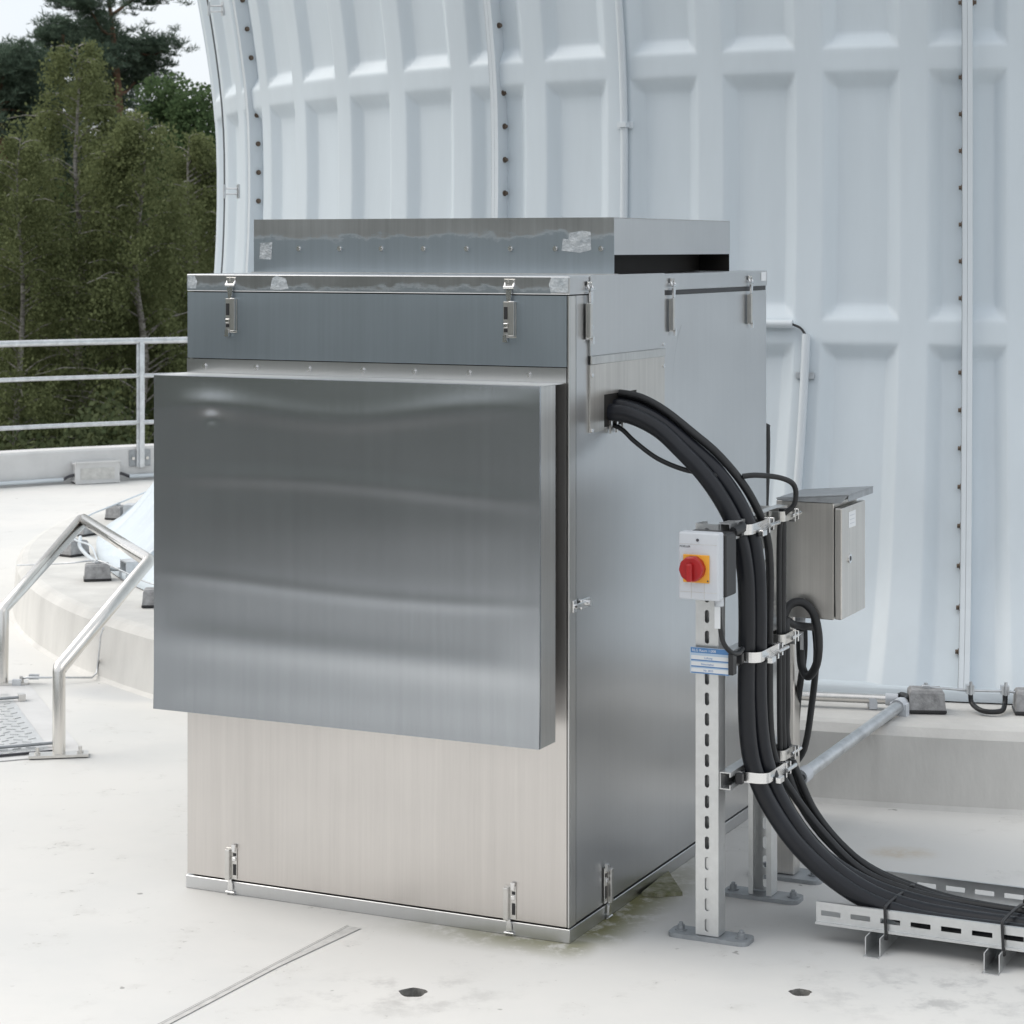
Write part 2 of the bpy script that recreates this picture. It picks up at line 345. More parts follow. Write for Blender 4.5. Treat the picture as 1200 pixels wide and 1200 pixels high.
g = MB().add([(-1500, -1500, -4), (1500, -1500, -4), (1500, 1500, -4), (-1500, 1500, -4)], [(0, 1, 2, 3)]).build('ground', 'soil'); struct(g)

def edge_frames():
    out = []
    for i, (x, y) in enumerate(EDGE):
        a, b = EDGE[max(i-1, 0)], EDGE[min(i+1, len(EDGE)-1)]; t = Vector((b[0]-a[0], b[1]-a[1], 0)).normalized()
        out.append((Vector((x, y, 0)), t, Vector((t.y, -t.x, 0))))          # outward = to the right of the path? checked below
    return out
EF = edge_frames()
if (EF[len(EF)//2][0]+EF[len(EF)//2][2]-Vector((2, 8, 0))).length < (EF[len(EF)//2][0]-Vector((2, 8, 0))).length: EF = [(p, t, -n) for p, t, n in EF]
prof = [(0, -.5), (0, .215), (.012, .228), (.25, .222), (.262, .21), (.262, -4)]
v = []; f = []
for p, t, n in EF: v += [p+n*a+Vector((0, 0, z)) for a, z in prof]
k = len(prof)
for i in range(len(EF)-1):
    for j in range(k-1): f.append((i*k+j, i*k+j+1, (i+1)*k+j+1, (i+1)*k+j))
par = MB().add(v, f).build('parapet_wall', 'parapet_paint'); tag(par, 'low pale grey parapet wall round the edge of the deck', 'parapet')

# plinth ring under the dome
DC = Vector((2.3, 10.8, 0))
def ring(profile, n=160):
    v = []; f = []; k = len(profile)
    for i in range(n):
        a = 2*math.pi*i/n
        v += [(DC.x-r*math.sin(a), DC.y-r*math.cos(a), z) for r, z in profile]
    for i in range(n):
        for j in range(k-1): f.append((i*k+j, ((i+1) % n)*k+j, ((i+1) % n)*k+j+1, i*k+j+1))
    return MB().add(v, f, True)
pl = ring([(4.63, .0), (4.615, .012), (4.60, .20), (4.575, .223), (4.55, .23), (4.0, .235), (3.4, .235)])
pl.sm = [False]*len(pl.sm)
plo = pl.build('dome_plinth', 'plinth'); tag(plo, 'round concrete plinth ring carrying the white dome', 'plinth')

# floor joint and repair strip in front of the cabinet
a0, a1 = px(408, 1086, .0), px(150, 1221, .0); d = (a1-a0).normalized(); nn = Vector((d.y, -d.x, 0))
if nn.x < 0: nn = -nn
N = 26; v = []; f = []
for i in range(N+1):
    p = a0.lerp(a1, i/N); wd = .016+.02*max(0, 1-i/10)
    v += [p+Vector((0, 0, .002)), p+nn*wd+Vector((0, 0, .002))]
for i in range(N): f.append((2*i, 2*i+1, 2*i+3, 2*i+2))
struct(MB().add(v, f).build('floor_joint', 'joint_filler'))
v = []; f = []
for i in range(N+1):
    p = a0.lerp(a1, i/N); wd = .0022
    v += [p-nn*wd+Vector((0, 0, .004)), p+nn*wd*.4+Vector((0, 0, .004))]
for i in range(N): f.append((2*i, 2*i+1, 2*i+3, 2*i+2))
struct(MB().add(v, f).build('joint_line', 'joint_shadow_gap'))
mo = MB()
q = [px(752, 1050, 0), px(783, 1024, 0), px(800, 1050, 0), px(770, 1052, 0)]
mo.add([p+Vector((0, 0, .001)) for p in q]+[p*.985+(q[0]+q[2])*.0075+Vector((0, 0, .010)) for p in q], [(3, 2, 1, 0), (4, 5, 6, 7)]+[(i, (i+1) % 4, 4+(i+1) % 4, 4+i) for i in range(4)])
tag(mo.build('mortar_chip', 'mortar_moss'), 'flat mossy mortar patch on the floor beside the cabinet base', 'mortar patch')

# ------------------------------------------------------------------ the dome
PZ = np.array([.27, .40, .54, .70, .85, 1.05, 1.3, 1.5, 1.75, 2.0, 2.15, 2.3, 2.5, 2.75, 3.1, 3.6, 4.4, 5.2, 6.5])
PR = np.array([4.22, 4.07, 3.965, 3.90, 3.85, 3.79, 3.735, 3.715, 3.705, 3.705, 3.71, 3.725, 3.752, 3.795, 3.86, 3.95, 4.05, 4.1, 4.1])
zz = np.linspace(.27, 6.5, 600); rr_ = np.interp(zz, PZ, PR); ker = np.hanning(41); ker /= ker.sum()
rs_ = np.convolve(np.pad(rr_, 20, mode='edge'), ker, 'valid'); rs_[:8] = rr_[:8]
def RZ(z): return float(np.interp(z, zz, rs_))
PITCH = 5.3; TH0 = 12.85; DEP = .034
RINGS = [1.324, 2.217, 3.11, 4.0, 4.9]
def sstep(x): x = max(0, min(1, x)); return x*x*(3-2*x)
def soft(x):                                        # straight bevel with small fillets
    e = .16
    if x <= -e: return 0.
    if x < e: return (x+e)**2/(4*e)
    if x < 1-e: return x
    if x < 1+e: return 1-(1+e-x)**2/(4*e)
    return 1.
def zmask(z): return min(soft((abs(z-r)-.040)/.048) for r in RINGS)
def tmask(t): return soft((.5-abs(t)-.135)/.12)
def dpt(thdeg, z, dr=0):
    a = R(thdeg); r = RZ(z)+dr; return Vector((DC.x-r*math.sin(a), DC.y-r*math.cos(a), z))
zrows = {.27, .31, .36, .42, .48, .54, .6, .68, .76, .85, .95, 1.05, 1.15}
for r in RINGS[:3]: zrows |= {round(r+x, 3) for x in (-.12, -.097, -.088, -.080, -.064, -.048, -.040, -.032, -.02, 0, .02, .032, .040, .048, .064, .080, .088, .097, .12)}
zrows |= {1.5, 1.65, 1.8, 1.95, 2.4, 2.5, 2.6, 2.7, 2.8, 2.9, 3.3, 3.6, 3.8, 3.91, 3.96, 4.04, 4.09, 4.4, 4.7, 4.82, 4.86, 4.94, 4.98, 5.2}
zrows = sorted(zrows)
ts = [-.5, -.42, -.386, -.375, -.365, -.354, -.344, -.305, -.266, -.256, -.245, -.234, -.224, -.12, 0, .12, .224, .234, .245, .256, .266, .305, .344, .354, .365, .375, .386, .42]
dome = thing('dome', 'large round white dome of moulded shell sections behind the cabinet', 'dome', (DC.x, DC.y, .235))
def segment(k0, n):
    cols = []
    for kk in range(n+1):
        c = k0+kk                                  # the seam runs down the middle of a recess, so a section goes from centre to centre
        for t in ts:
            tt = c+t
            if tt < k0-1e-6 or tt > k0+n+1e-6: continue
            cols.append(tt)
    cols = sorted(set(cols)); v = []; f = []; nz = len(zrows)
    for tt in cols:
        loc = tt-round(tt); m = tmask(loc)
        for z in zrows: v.append(dpt(TH0+PITCH*tt, z, -DEP*min(m, zmask(z))))
    for i in range(len(cols)-1):
        for j in range(nz-1): f.append((i*nz+j, (i+1)*nz+j, (i+1)*nz+j+1, i*nz+j+1))
    # foot flange turned outwards
    o = len(v)
    for tt in cols: v += [dpt(TH0+PITCH*tt, .27, -DEP*tmask(tt-round(tt))), dpt(TH0+PITCH*tt, .27, .03)+Vector((0, 0, -.006)), dpt(TH0+PITCH*tt, .27, .03)+Vector((0, 0, -.033))]
    for i in range(len(cols)-1):
        for j in range(2): f.append((o+i*3+j, o+(i+1)*3+j, o+(i+1)*3+j+1, o+i*3+j+1))
    MB().add(v, f, True).build('shell_section', 'dome_paint', dome)
SEAMS = list(range(-30, 40, 5))
for k0 in SEAMS[:-1]: segment(k0, 5)
segment(35, 3)
cap = MB(); cv = []; cf = []
for i in range(68):
    for j in range(9):
        a = R(90*j/8.5); r = 4.08*math.cos(a); z = 5.2+4.08*math.sin(a); th = TH0+360/68*i
        cv.append((DC.x-r*math.sin(R(th)), DC.y-r*math.cos(R(th)), z))
for i in range(68):
    for j in range(8): cf.append((i*9+j, ((i+1) % 68)*9+j, ((i+1) % 68)*9+j+1, i*9+j+1))
cap.add(cv, cf, True).build('cap', 'dome_paint', dome)
bolt_mesh = None
for k0 in [q for q in SEAMS if -5 <= q <= 15]:
    th = TH0+PITCH*k0; a = R(th); er = Vector((-math.sin(a), -math.cos(a), 0)); et = Vector((-math.cos(a), math.sin(a), 0))   # et: towards larger theta (left)
    for sgn, nm in ((1, 'seam_flange'), (-1, 'seam_flange')):
        v = []; f = []
        for z in zrows:
            if z > 4: break
            p = dpt(th, z); q0 = er*(-DEP-.004); q1 = er*.020; w0 = et*sgn*.0004; w1 = et*sgn*.0165
            v += [p+q0+w0, p+q1+w0, p+q1+w1, p+q0+w1]
        n = len(v)//4
        for i in range(n-1):
            for j in range(4): f.append((i*4+j, i*4+(j+1) % 4, (i+1)*4+(j+1) % 4, (i+1)*4+j))
        f += [(0, 1, 2, 3)]
        MB().add(v, f).build(nm, 'dome_trim', dome)
    v = []; f = []
    for z in zrows:
        if z > 4: break
        p = dpt(th, z); v += [p+er*.0205+et*.0150, p+er*.012+et*.0178]
    for i in range(len(v)//2-1): f.append((2*i, 2*i+1, 2*i+3, 2*i+2))
    MB().add(v, f).build('flange_gap_shade', 'seam_dark', dome)  # dark strip standing in for the shaded gap beside the flange
    z = .42 if k0 < 0 else .36
    while z < 2.95:
        if min(abs(z-r) for r in RINGS) > .055:
            for sgn in (1, -1):
                if k0 == 0 and sgn < 0 and z < 2.3: continue
                p = dpt(th, z, -DEP*.45)+et*sgn*.0165
                if bolt_mesh is None:
                    b = MB(); b.cyl((0, 0, 0), (0, 0, .004), .0105, 12); b.cyl((0, 0, .004), (0, 0, .012), .0068, 6)
                    bo = b.build('bolt', 'rust_bolt', None); bo.parent = dome; bolt_mesh = bo.data
                else:
                    bo = bpy.data.objects.new('bolt', bolt_mesh); COL.objects.link(bo); bo.parent = dome
                bo.matrix_local = Matrix.Translation(p-ORG[dome.name]) @ (et*sgn).to_track_quat('Z', 'Y').to_matrix().to_4x4()
        z += .1195

def on_dome(th, zs, dr): return [dpt(th, z, dr) for z in zs]
# conduits and wire on the dome
th = TH0+PITCH*3.42
c = thing('conduit', 'thin white conduit running up the dome above the cabinet', 'conduit', dpt(th, .9, .02)); zs = list(np.linspace(.9, 4, 30))
MB().tube(on_dome(th, zs, .016), .013, 12).build('pipe', 'dome_trim', c)
for z in (1.2, 2.02, 2.9):
    p = dpt(th, z, .006); b = MB(); a = R(th); et = Vector((-math.cos(a), math.sin(a), 0)); er = Vector((-math.sin(a), -math.cos(a), 0))
    b.obox(p, et, er, (0, 0, 1), .03, .004, .012); b.obox(p+er*.014, et, er, (0, 0, 1), .017, .016, .008); b.build('clip', 'dome_trim', c)
th = TH0+PITCH*1.5
c = thing('conduit', 'short white conduit on the dome above the grey control box', 'conduit', dpt(th, .3, .02))
MB().tube(on_dome(th, list(np.linspace(.3, 1.315, 20)), .018), .014, 12).build('pipe', 'dome_trim', c)
b = MB(); a = R(th); et = Vector((-math.cos(a), math.sin(a), 0)); er = Vector((-math.sin(a), -math.cos(a), 0)); b.obox(dpt(th, 1.18, .008), et, er, (0, 0, 1), .03, .006, .01); b.build('clip', 'galvanised', c)
MB().tube(smooth([dpt(th, 1.31, .018), dpt(th+.3, 1.335, .02), dpt(th+.75, 1.348, .022)]), .004, 8).build('cable_tail', 'black_plastic', c)
c = thing('conduit', 'horizontal white conduit end peeping out behind the cabinet', 'conduit', dpt(TH0+PITCH*2, 1.35, .02))
MB().tube([dpt(t, 1.348, .022) for t in np.linspace(th+.7, th+9, 12)], .014, 12).build('pipe', 'dome_trim', c)

th0 = TH0+PITCH*10.78
c = thing('conductor_wire', 'thin lightning wire on brackets down the left edge of the dome', 'wire', dpt(th0, .5, .06))
MB().tube(on_dome(th0, list(np.linspace(.5, 3.6, 30)), .055), .0042, 6).build('wire', 'seam_dark', c)
for z in (1.84, 2.62, 1.06):
    p = dpt(th0, z, .055); a = R(th0); er = Vector((-math.sin(a), -math.cos(a), 0)); et = Vector((-math.cos(a), math.sin(a), 0))
    b = MB(); b.tube([p+Vector((0, 0, .012)), p-er*.05-et*.03+Vector((0, 0, .012))], .004, 6); b.tube([p-Vector((0, 0, .012)), p-er*.05-et*.03-Vector((0, 0, .012))], .004, 6)
    b.tube([p+Vector((0, 0, .03)), p-Vector((0, 0, .03))], .006, 6); b.obox(p-er*.055-et*.03, et, er, (0, 0, 1), .02, .004, .03); b.build('bracket', 'galvanised', c)

# ------------------------------------------------------------------ the stainless cabinet
CW, CD = 1.043, 1.397
cab = thing('ventilation_cabinet', 'large brushed stainless steel ventilation cabinet with latches standing on the deck', 'cabinet', (-CW/2, CD/2, 0), F)
MB().box(-CW-.003, .003, -.003, CD+.003, 0, .032, .0014).build('base_frame', 'steel_side', cab)
MB().box(-CW+.012, -.012, .012, CD-.012, .029, 1.493).build('gap_shade_core', 'inside_shade', cab)  # dark core added so the gaps between panels read as shade
def sheet(x0, x1, z0, z1, y0, y1, nx, nz, amp, bev=.0):
    """front sheet that is not quite flat"""
    mb = MB(); v = []; f = []; ph = [random.uniform(0, 6.28) for _ in range(8)]
    def h(x, z):
        s, t = (x-x0)/(x1-x0), (z-z0)/(z1-z0); e = min(1, 8*s, 8*(1-s), 10*t, 10*(1-t)); e = sstep(e)
        return amp*e*(.9*math.sin(19*z+.7*math.sin(2.4*x+ph[0])+ph[1])+.35*math.sin(41*z+.6*math.sin(3*x+ph[2])+ph[3])+.3*math.sin(2.3*x+ph[4])) 
    for i in range(nx+1):
        for j in range(nz+1):
            x = x0+(x1-x0)*i/nx; z = z0+(z1-z0)*j/nz; d = 0
            if amp == .00034:
                dd = ((x+.878)**2+((z-1.19)*1.25)**2)**.5; d = .0021*math.exp(-(dd/.020)**2)-.0013*math.exp(-(((x+.885)/.07)**2+((z-1.225)/.028)**2))
                s_ = (x-x0)/(x1-x0); ed = .42*sstep(min(1, .35+3*s_, .35+3*(1-s_)))
                for zc, am, wd in ((1.205+.055*max(0, s_-.35)**1.5+.012*math.sin(9*s_), .0034, .028), (1.035+.018*math.sin(3.2*s_+.4), .0026, .024), (.795+.012*math.sin(4*s_+2), .0009, .016), (.655-.012*s_, .0020, .034)):
                    d -= ed*am*math.exp(-((z-zc)/wd)**2)
                if z > 1.19: d += .0024*(.35+.65*s_)*((z-1.19)/.1)**2
                if z < .62: d -= .0034*((.62-z)/.146)**2
            v.append((x, y0+h(x, z)+d, z))
    m = nz+1
    for i in range(nx):
        for j in range(nz): f.append((i*m+j, (i+1)*m+j, (i+1)*m+j+1, i*m+j+1))
    mb.add(v, f, True)
    o = [(x0, y0, z0), (x1, y0, z0), (x1, y0, z1), (x0, y0, z1), (x0, y1, z0), (x1, y1, z0), (x1, y1, z1), (x0, y1, z1)]
    mb.add(o, [(4, 7, 6, 5), (0, 4, 5, 1), (1, 5, 6, 2), (2, 6, 7, 3), (3, 7, 4, 0)])
    return mb
sheet(-CW, -.006, .036, 1.320, 0, .01, 40, 50, .0004).build('front_panel', 'steel_front', cab)
up = sheet(-CW, -.006, 1.3245, 1.4885, 0, .01, 40, 8, .0003).build('upper_front_panel', 'steel_film', cab); up['label'] = 'upper front panel still under its blue-grey protective film'
MB().box(-.0045, 0, 0, 0.040, .034, 1.4885, .0012).build('corner_post', 'steel_plain', cab)
MB().box(-.010, -.001, .0435, .60, .036, 1.4885).box(-.010, -.001, .60, CD, .036, 1.478).build('side_panel', 'steel_side', cab)
MB().box(-CW, -CW+.008, .011, CD, .036, 1.484, .001).build('side_panel', 'steel_side', cab)
MB().box(-CW+.01, -.011, CD-.010, CD-.001, .036, 1.484).build('back_panel', 'steel_side', cab)
lid = MB().box(-CW-.002, .002, -.002, CD+.002, 1.4905, 1.534, .0035, 2).build('lid', 'steel_side', cab)
MB().box(-CW, -.045, -.0026, -.0021, 1.4935, 1.531).build('film_strip', 'steel_film_lid', lid)
MB().box(-.0085, -.0015, .6, CD-.004, 1.4785, 1.4918).build('lid_gap_shade', 'black_plastic', cab)  # black strip painting the shade in the gap under the lid
# intake hood on the front
hd = sheet(-CW-.003, -.009, .474, 1.288, -.142, -.1340, 130, 200, .00034).build('intake_hood', 'steel_hood', cab)
MB().box(-CW-.003, -.009, -.1338, -.0002, 1.2865, 1.2885).build('top_sheet', 'steel_plain', hd)
MB().box(-.011, -.009, -.1338, -.056, .474, 1.2862).build('side_sheet', 'steel_plain', hd)
MB().box(-CW-.003, -CW-.001, -.1338, -.056, .474, 1.2862).build('side_sheet', 'steel_plain', hd)
MB().box(-CW, -.006, -.0025, -.0003, 1.2888, 1.3225).build('fixing_flange', 'steel_side', hd)
MB().box(-CW+.03, -.04, -.004, -.001, .52, 1.27).build('intake_shade_sheet', 'inside_shade', hd)  # dark sheet standing in for the shade of the open intake
rv = MB(); rv.cyl((0, 0, 0), (0, -.002, 0), .007, 12); rv.cyl((0, -.002, 0), (0, -.0045, 0), .0045, 10)
riv = None
def rivet(x, y, z, parent):
    global riv
    m = Matrix.Translation(Vector((x, y, z))-ORG[cab.name])
    if riv is None:
        riv = rv.build('rivet', 'bright_metal', None); riv.parent = parent; riv.matrix_local = m
    else:
        r_ = riv.copy(); COL.objects.link(r_); r_.parent = parent; r_.matrix_local = m
for x in (-.99, -.84, -.69, -.54, -.40, -.255, -.10): rivet(x, -.0025, 1.305, hd)
# cowl on the lid
CX0, CX1, CY0, CY1, CZ0, CZ1 = -1.032, -.011, .293, 1.119, 1.5345, 1.673
cw = sheet(CX0, CX1, CZ0, CZ1, CY0, CY0+.002, 40, 8, .0003).build('roof_cowl', 'steel_film_cowl', cab); cw['label'] = 'flat roof cowl with torn protective film on its front'
MB().box(CX0, CX1, CY0+.0022, CY1, CZ1-.002, CZ1, .0006).build('top_sheet', 'steel_plain', cw)
MB().box(CX1-.002, CX1, CY0+.0022, CY1, 1.582, CZ1-.0022).build('side_sheet', 'steel_side', cw)
MB().box(CX0, CX0+.002, CY0+.0022, CY1, CZ0, CZ1-.0022).build('side_sheet', 'steel_side', cw)
MB().box(CX0+.002, CX1-.002, CY1-.002, CY1, CZ0, CZ1-.0022).build('back_sheet', 'inside_shade', cw)  # back wall coloured dark for the shade inside the cowl
MB().box(CX0+.05, CX1-.09, CY0+.004, CY1-.004, CZ0, CZ1-.004).build('cowl_shade_core', 'inside_shade', cw)  # dark core added as the shade behind the cowl's open side
for i in range(8): rivet(-.895+i*.1215, CY0-.0003, 1.597, cw)
MB().box(CX0, CX1+.012, CY0-.012, CY0-.0005, 1.5343, 1.5363).build('foot_lip', 'steel_plain', cw)
# cover plates for the cable entry
MB().box(.0026, .0046, .1136, .588, 1.345, 1.5352, .0006).box(-.0005, .0025, .1142, .5874, 1.3455, 1.489).build('cover_plate', 'steel_side', cab)
MB().box(.0026, .0080, .1136, .588, 1.324, 1.3448, .002).build('cover_fold', 'steel_plain', cab)
gp = MB(); gp.box(-.0005, .0044, .1136, .196, 1.165, 1.3237); gp.box(.0026, .0044, .196, .40, 1.250, 1.3237); gp.box(-.0005, .0044, .40, .588, 1.165, 1.3237)
gp.build('gland_plate', 'steel_warm', cab)
MB().box(-.0008, .0018, .197, .40, 1.172, 1.2495).build('cable_opening', 'inside_shade', cab)
for y in (.236, .272, .31): MB().box(.0022, .0075, y-.004, y+.004, 1.155, 1.19).build('gland_tooth', 'stainless', cab)
def screw(x, y, z): MB().cyl((x, y, z), (x+.003, y, z), .005, 8).build('screw', 'bright_metal', cab)
for y, z in ((.122, 1.30), (.122, 1.17), (.578, 1.30), (.578, 1.355)): screw(.0045, y, z)
MB().box(.0022, .0030, CD-.055, CD-.012, 1.505, 1.530).build('sticker', 'label_white', cab)
# torn tape left on the sheets
def tape(name, pts, y, parent, m='tape'):
    MB().add([(x, y, z) for x, z in pts], [tuple(range(len(pts)))]).build(name, m, parent)
tape('tape_scrap', [(-.150, 1.592), (-.146, 1.622), (-.132, 1.62), (-.128, 1.636), (-.095, 1.641), (-.072, 1.638), (-.070, 1.594), (-.10, 1.587), (-.13, 1.59)], CY0-.0006, cw)
tape('tape_scrap', [(-1.015, 1.570), (-1.012, 1.612), (-.975, 1.614), (-.978, 1.568)], CY0-.0006, cw)
tape('tape_scrap', [(-.80, 1.498), (-.795, 1.524), (-.782, 1.531), (-.755, 1.524), (-.748, 1.500), (-.77, 1.496)], -.0028, lid)
tape('tape_scrap', [(-1.041, 1.498), (-1.041, 1.53), (-1.02, 1.53), (-1.012, 1.515), (-1.017, 1.498)], -.0028, lid)
tape('tape_scrap', [(-.045, 1.496), (-.05, 1.515), (-.043, 1.531), (.0, 1.531), (.0, 1.496)], -.0028, lid)
# toggle latches
def latch_proto():
    b = MB(); b.box(-.017, .016, -.003, -.0003, -.088, -.004, .0006); l0 = b.build('latch', 'stainless', None)
    b = MB(); b.box(.001, .0155, -.013, -.003, -.084, -.002, .002, 2); h = b.build('lever', 'stainless', None); h.parent = l0
    for q0_, q1_ in ((-.045, -.016), (-.075, -.067)): h = MB().box(-.015, -.006, -.0042, -.003, q0_, q1_).build('slot', 'black_plastic', None); h.parent = l0  # raised black strips stand in for the shade in the latch slots
    b = MB(); b.box(-.015, -.004, -.008, -.003, -.064, -.054, .001); b.prism([(-.016, -.098), (-.004, -.098), (-.006, -.080), (-.014, -.080)], 1, -.010, -.003); h = b.build('thumb_tab', 'bright_metal', None); h.parent = l0
    b = MB(); b.prism([(-.0045, -.004), (.0045, -.004), (.008, .024), (-.008, .024)], 1, -.010, -.005); b.tube([(-.013, -.009, .030), (.013, -.009, .030)], .0035, 8)
    b.tube([(-.011, -.008, .030), (-.011, -.003, .040)], .003, 6); b.tube([(.011, -.008, .030), (.011, -.003, .040)], .003, 6); h = b.build('hook', 'bright_metal', None); h.parent = l0
    b = MB(); b.box(-.014, .014, -.0045, -.0025, .036, .049, .0006)
    for x in (-.007, .007): b.cyl((x, -.0045, .043), (x, -.007, .043), .0045, 10)
    h = b.build('catch_plate', 'stainless', None); h.parent = l0
    return l0
LP = latch_proto(); first = True
Z180 = Matrix.Rotation(math.pi, 4, 'Y'); RZ90 = Matrix.Rotation(R(90), 4, 'Z')
def place(m):
    global first
    m = Matrix.Translation(-ORG[cab.name]) @ m
    if first: LP.parent = cab; LP.matrix_local = m; first = False
    else: copy_part(LP, cab, m)
for x in (-.912, -.149):
    place(Matrix.Translation((x, -.0005, 1.4775)))
    place(Matrix.Translation((x, -.0005, .034)) @ Matrix.Rotation(math.pi, 4, 'Y') @ Matrix.Scale(.92, 4))
for y in (.104, .637, 1.2357): place(Matrix.Translation((.003, y, 1.4725)) @ RZ90 @ Matrix.Scale(-1, 4, (1, 0, 0)))
place(Matrix.Translation((.002, .2155, .034)) @ RZ90 @ Matrix.Scale(-1, 4, (1, 0, 0)) @ Matrix.Rotation(math.pi, 4, 'Y'))
cl = MB(); cl.box(.0005, .006, .012, .034, .758, .786, .001); cl.box(.0005, .010, .048, .10, .760, .784, .002); cl.box(.006, .012, .02, .075, .766, .778, .002); cl.cyl((.010, .085, .772), (.019, .085, .772), .008, 12); cl.cyl((.006, .022, .772), (.014, .022, .772), .006, 12)
cl.build('door_catch', 'bright_metal', cab)
# thin pale line on the side panel
for pts in ([(.72, 1.40), (.69, 1.36), (.66, 1.28), (.655, 1.20)],):
    P = smooth([(-.0006, y, z) for y, z in pts], 6); v = []; f = []
    for i, p in enumerate(P): wdt = .0011+.001*math.sin(i*1.7)**2; v += [p+Vector((0, 0, wdt)), p-Vector((0, 0, wdt))]
    for i in range(len(P)-1): f.append((2*i, 2*i+1, 2*i+3, 2*i+2))
    MB().add(v, f).build('pale_line', 'pale_line', cab)

# ------------------------------------------------------------------ posts, hoses, isolator, control box
def base_plate(mb, cx, cy, hx, hy, h=.010):
    pts = []
    for qx, qy, a0 in ((1, 1, 0), (-1, 1, 90), (-1, -1, 180), (1, -1, 270)):
        for k in range(5): a = R(a0+22.5*k); pts.append((cx+qx*(hx-.018)+.018*math.cos(a), cy+qy*(hy-.018)+.018*math.sin(a)))
    mb.prism(pts, 2, 0, h)
def anchor(x, y, z, parent):
    b = MB(); b.cyl((x, y, z), (x, y, z+.003), .014, 16); b.cyl((x, y, z+.003), (x, y, z+.012), .0095, 6); b.cyl((x, y, z+.012), (x, y, z+.018), .005, 8); b.build('anchor_bolt', 'plate_grey', parent)
p1 = thing('slotted_post', 'slotted steel post carrying the red and yellow switch', 'post', (.28, .177, 0), F, 'slotted cable posts')
b = MB(); z = .012
X0, X1 = .2515, .3075
while z < .96: b.slotcell(X0, X1, z, z+.0475, .155, .1575, .011, .030, 5); z += .0475
b.box(X0, X0+.0025, .1575, .2, .012, z); b.box(X1-.0025, X1, .1575, .2, .012, z); b.box(X0+.0025, X0+.013, .1975, .2, .012, z); b.box(X1-.013, X1-.0025, .1975, .2, .012, z)
b.build('channel', 'tray_metal', p1)
b = MB(); b.box(X0+.006, X1-.006, .1605, .162, .012, .19); b.box(X0+.003, X1-.003, .172, .174, .19, .95); b.build('liner', 'tray_metal', p1)
b = MB(); base_plate(b, .281, .178, .098, .034); b.build('base_plate', 'plate_grey', p1)
for x in (.207, .355): anchor(x, .178, .010, p1)
p2 = thing('slotted_post', 'slotted steel post behind the black hoses, open side to the front', 'post', (.283, .555, 0), F, 'slotted cable posts')
b = MB(); z = .012; X0, X1 = .254, .314
while z < .96: b.slotcell(X0, X1, z, z+.0475, .555, .5575, .012, .030, 5); z += .0475
b.box(X1-.0025, X1, .512, .555, .012, z); b.box(X0+.0025, X0+.013, .512, .5145, .012, z); b.box(X1-.013, X1-.0025, .512, .5145, .012, z)
z2 = .012
while z2 < .96: b.slotcell(.5145, .555, z2, z2+.0475, X0, X0+.0025, .010, .028, 5, 'y'); z2 += .0475
b.build('channel', 'tray_metal', p2)
b = MB(); base_plate(b, .284, .537, .098, .034); b.build('base_plate', 'plate_grey', p2)
for x in (.207, .362): anchor(x, .537, .010, p2)
p3 = thing('square_post', 'square steel post carrying the grey control box', 'post', (.28, .74, 0), F)
MB().box(.258, .306, .715, .763, .010, .96, .003).build('tube', 'steel_warm', p3)
b = MB(); base_plate(b, .285, .74, .095, .05); b.build('base_plate', 'plate_grey', p3)
anchor(.35, .74, .010, p3); anchor(.22, .74, .010, p3)

# struts between the posts
CZ = (.945, .650, .372)
for z, wd in zip(CZ, ('top', 'middle', 'bottom')):
    b = MB(); b.box(.3085, .311, .160, .575, z-.02, z+.02); b.box(.311, .335, .160, .575, z+.0175, z+.02); b.box(.311, .335, .160, .575, z-.02, z-.0175)
    b.box(.3325, .335, .160, .575, z+.009, z+.0175); b.box(.3325, .335, .160, .575, z-.0175, z-.009)
    o = b.build('strut_rail', 'tray_metal', None, F); tag(o, f'short horizontal strut rail holding the {wd} hose clamp', 'strut', 'strut rails between the posts')

# black hoses
HY = [(.240, -.020), (.278, -.010), (.315, -.024)]
base_path = [(-.06, 1.212), (.0, 1.212), (.06, 1.204), (.125, 1.178), (.20, 1.128), (.262, 1.070), (.312, 1.0), (.346, .925), (.362, .84), (.366, .75), (.366, .65), (.366, .55), (.372, .45), (.388, .375), (.42, .300), (.475, .218), (.545, .153), (.63, .104), (.73, .077), (.84, .067), (1.0, .065), (1.2, .065), (1.5, .065), (1.9, .065)]
hose_lab = ['thick black hose nearest the isolator switch, curving from cabinet to tray', 'thick black hose running in the middle of the bundle', 'thick black hose farthest behind in the clamped bundle']
hose_mat = 'rubber_hose'
for i, (y, dx) in enumerate(HY):
    pts = []
    for k, (x, z) in enumerate(base_path):
        t = k/(len(base_path)-1)
        yy = (.236+.034*i) if k < 3 else y
        if k > 13: yy = y+.064*sstep((k-13)/5)+.004*i*sstep((k-13)/4)
        yy += .003*math.sin(k*.9+i*2)
        zo = (.010*(i-1) if k < 4 else 0)+(.004*math.sin(k+i))
        ex = dx+(.006 if i == 1 else 0)
        pts.append((x+ex*(k > 3), yy, z+zo))
    o = MB().tube(smooth(pts, 6), .0205, 18).build('hose', hose_mat, None, F); tag(o, hose_lab[i], 'hose', 'thick hoses between cabinet and tray')
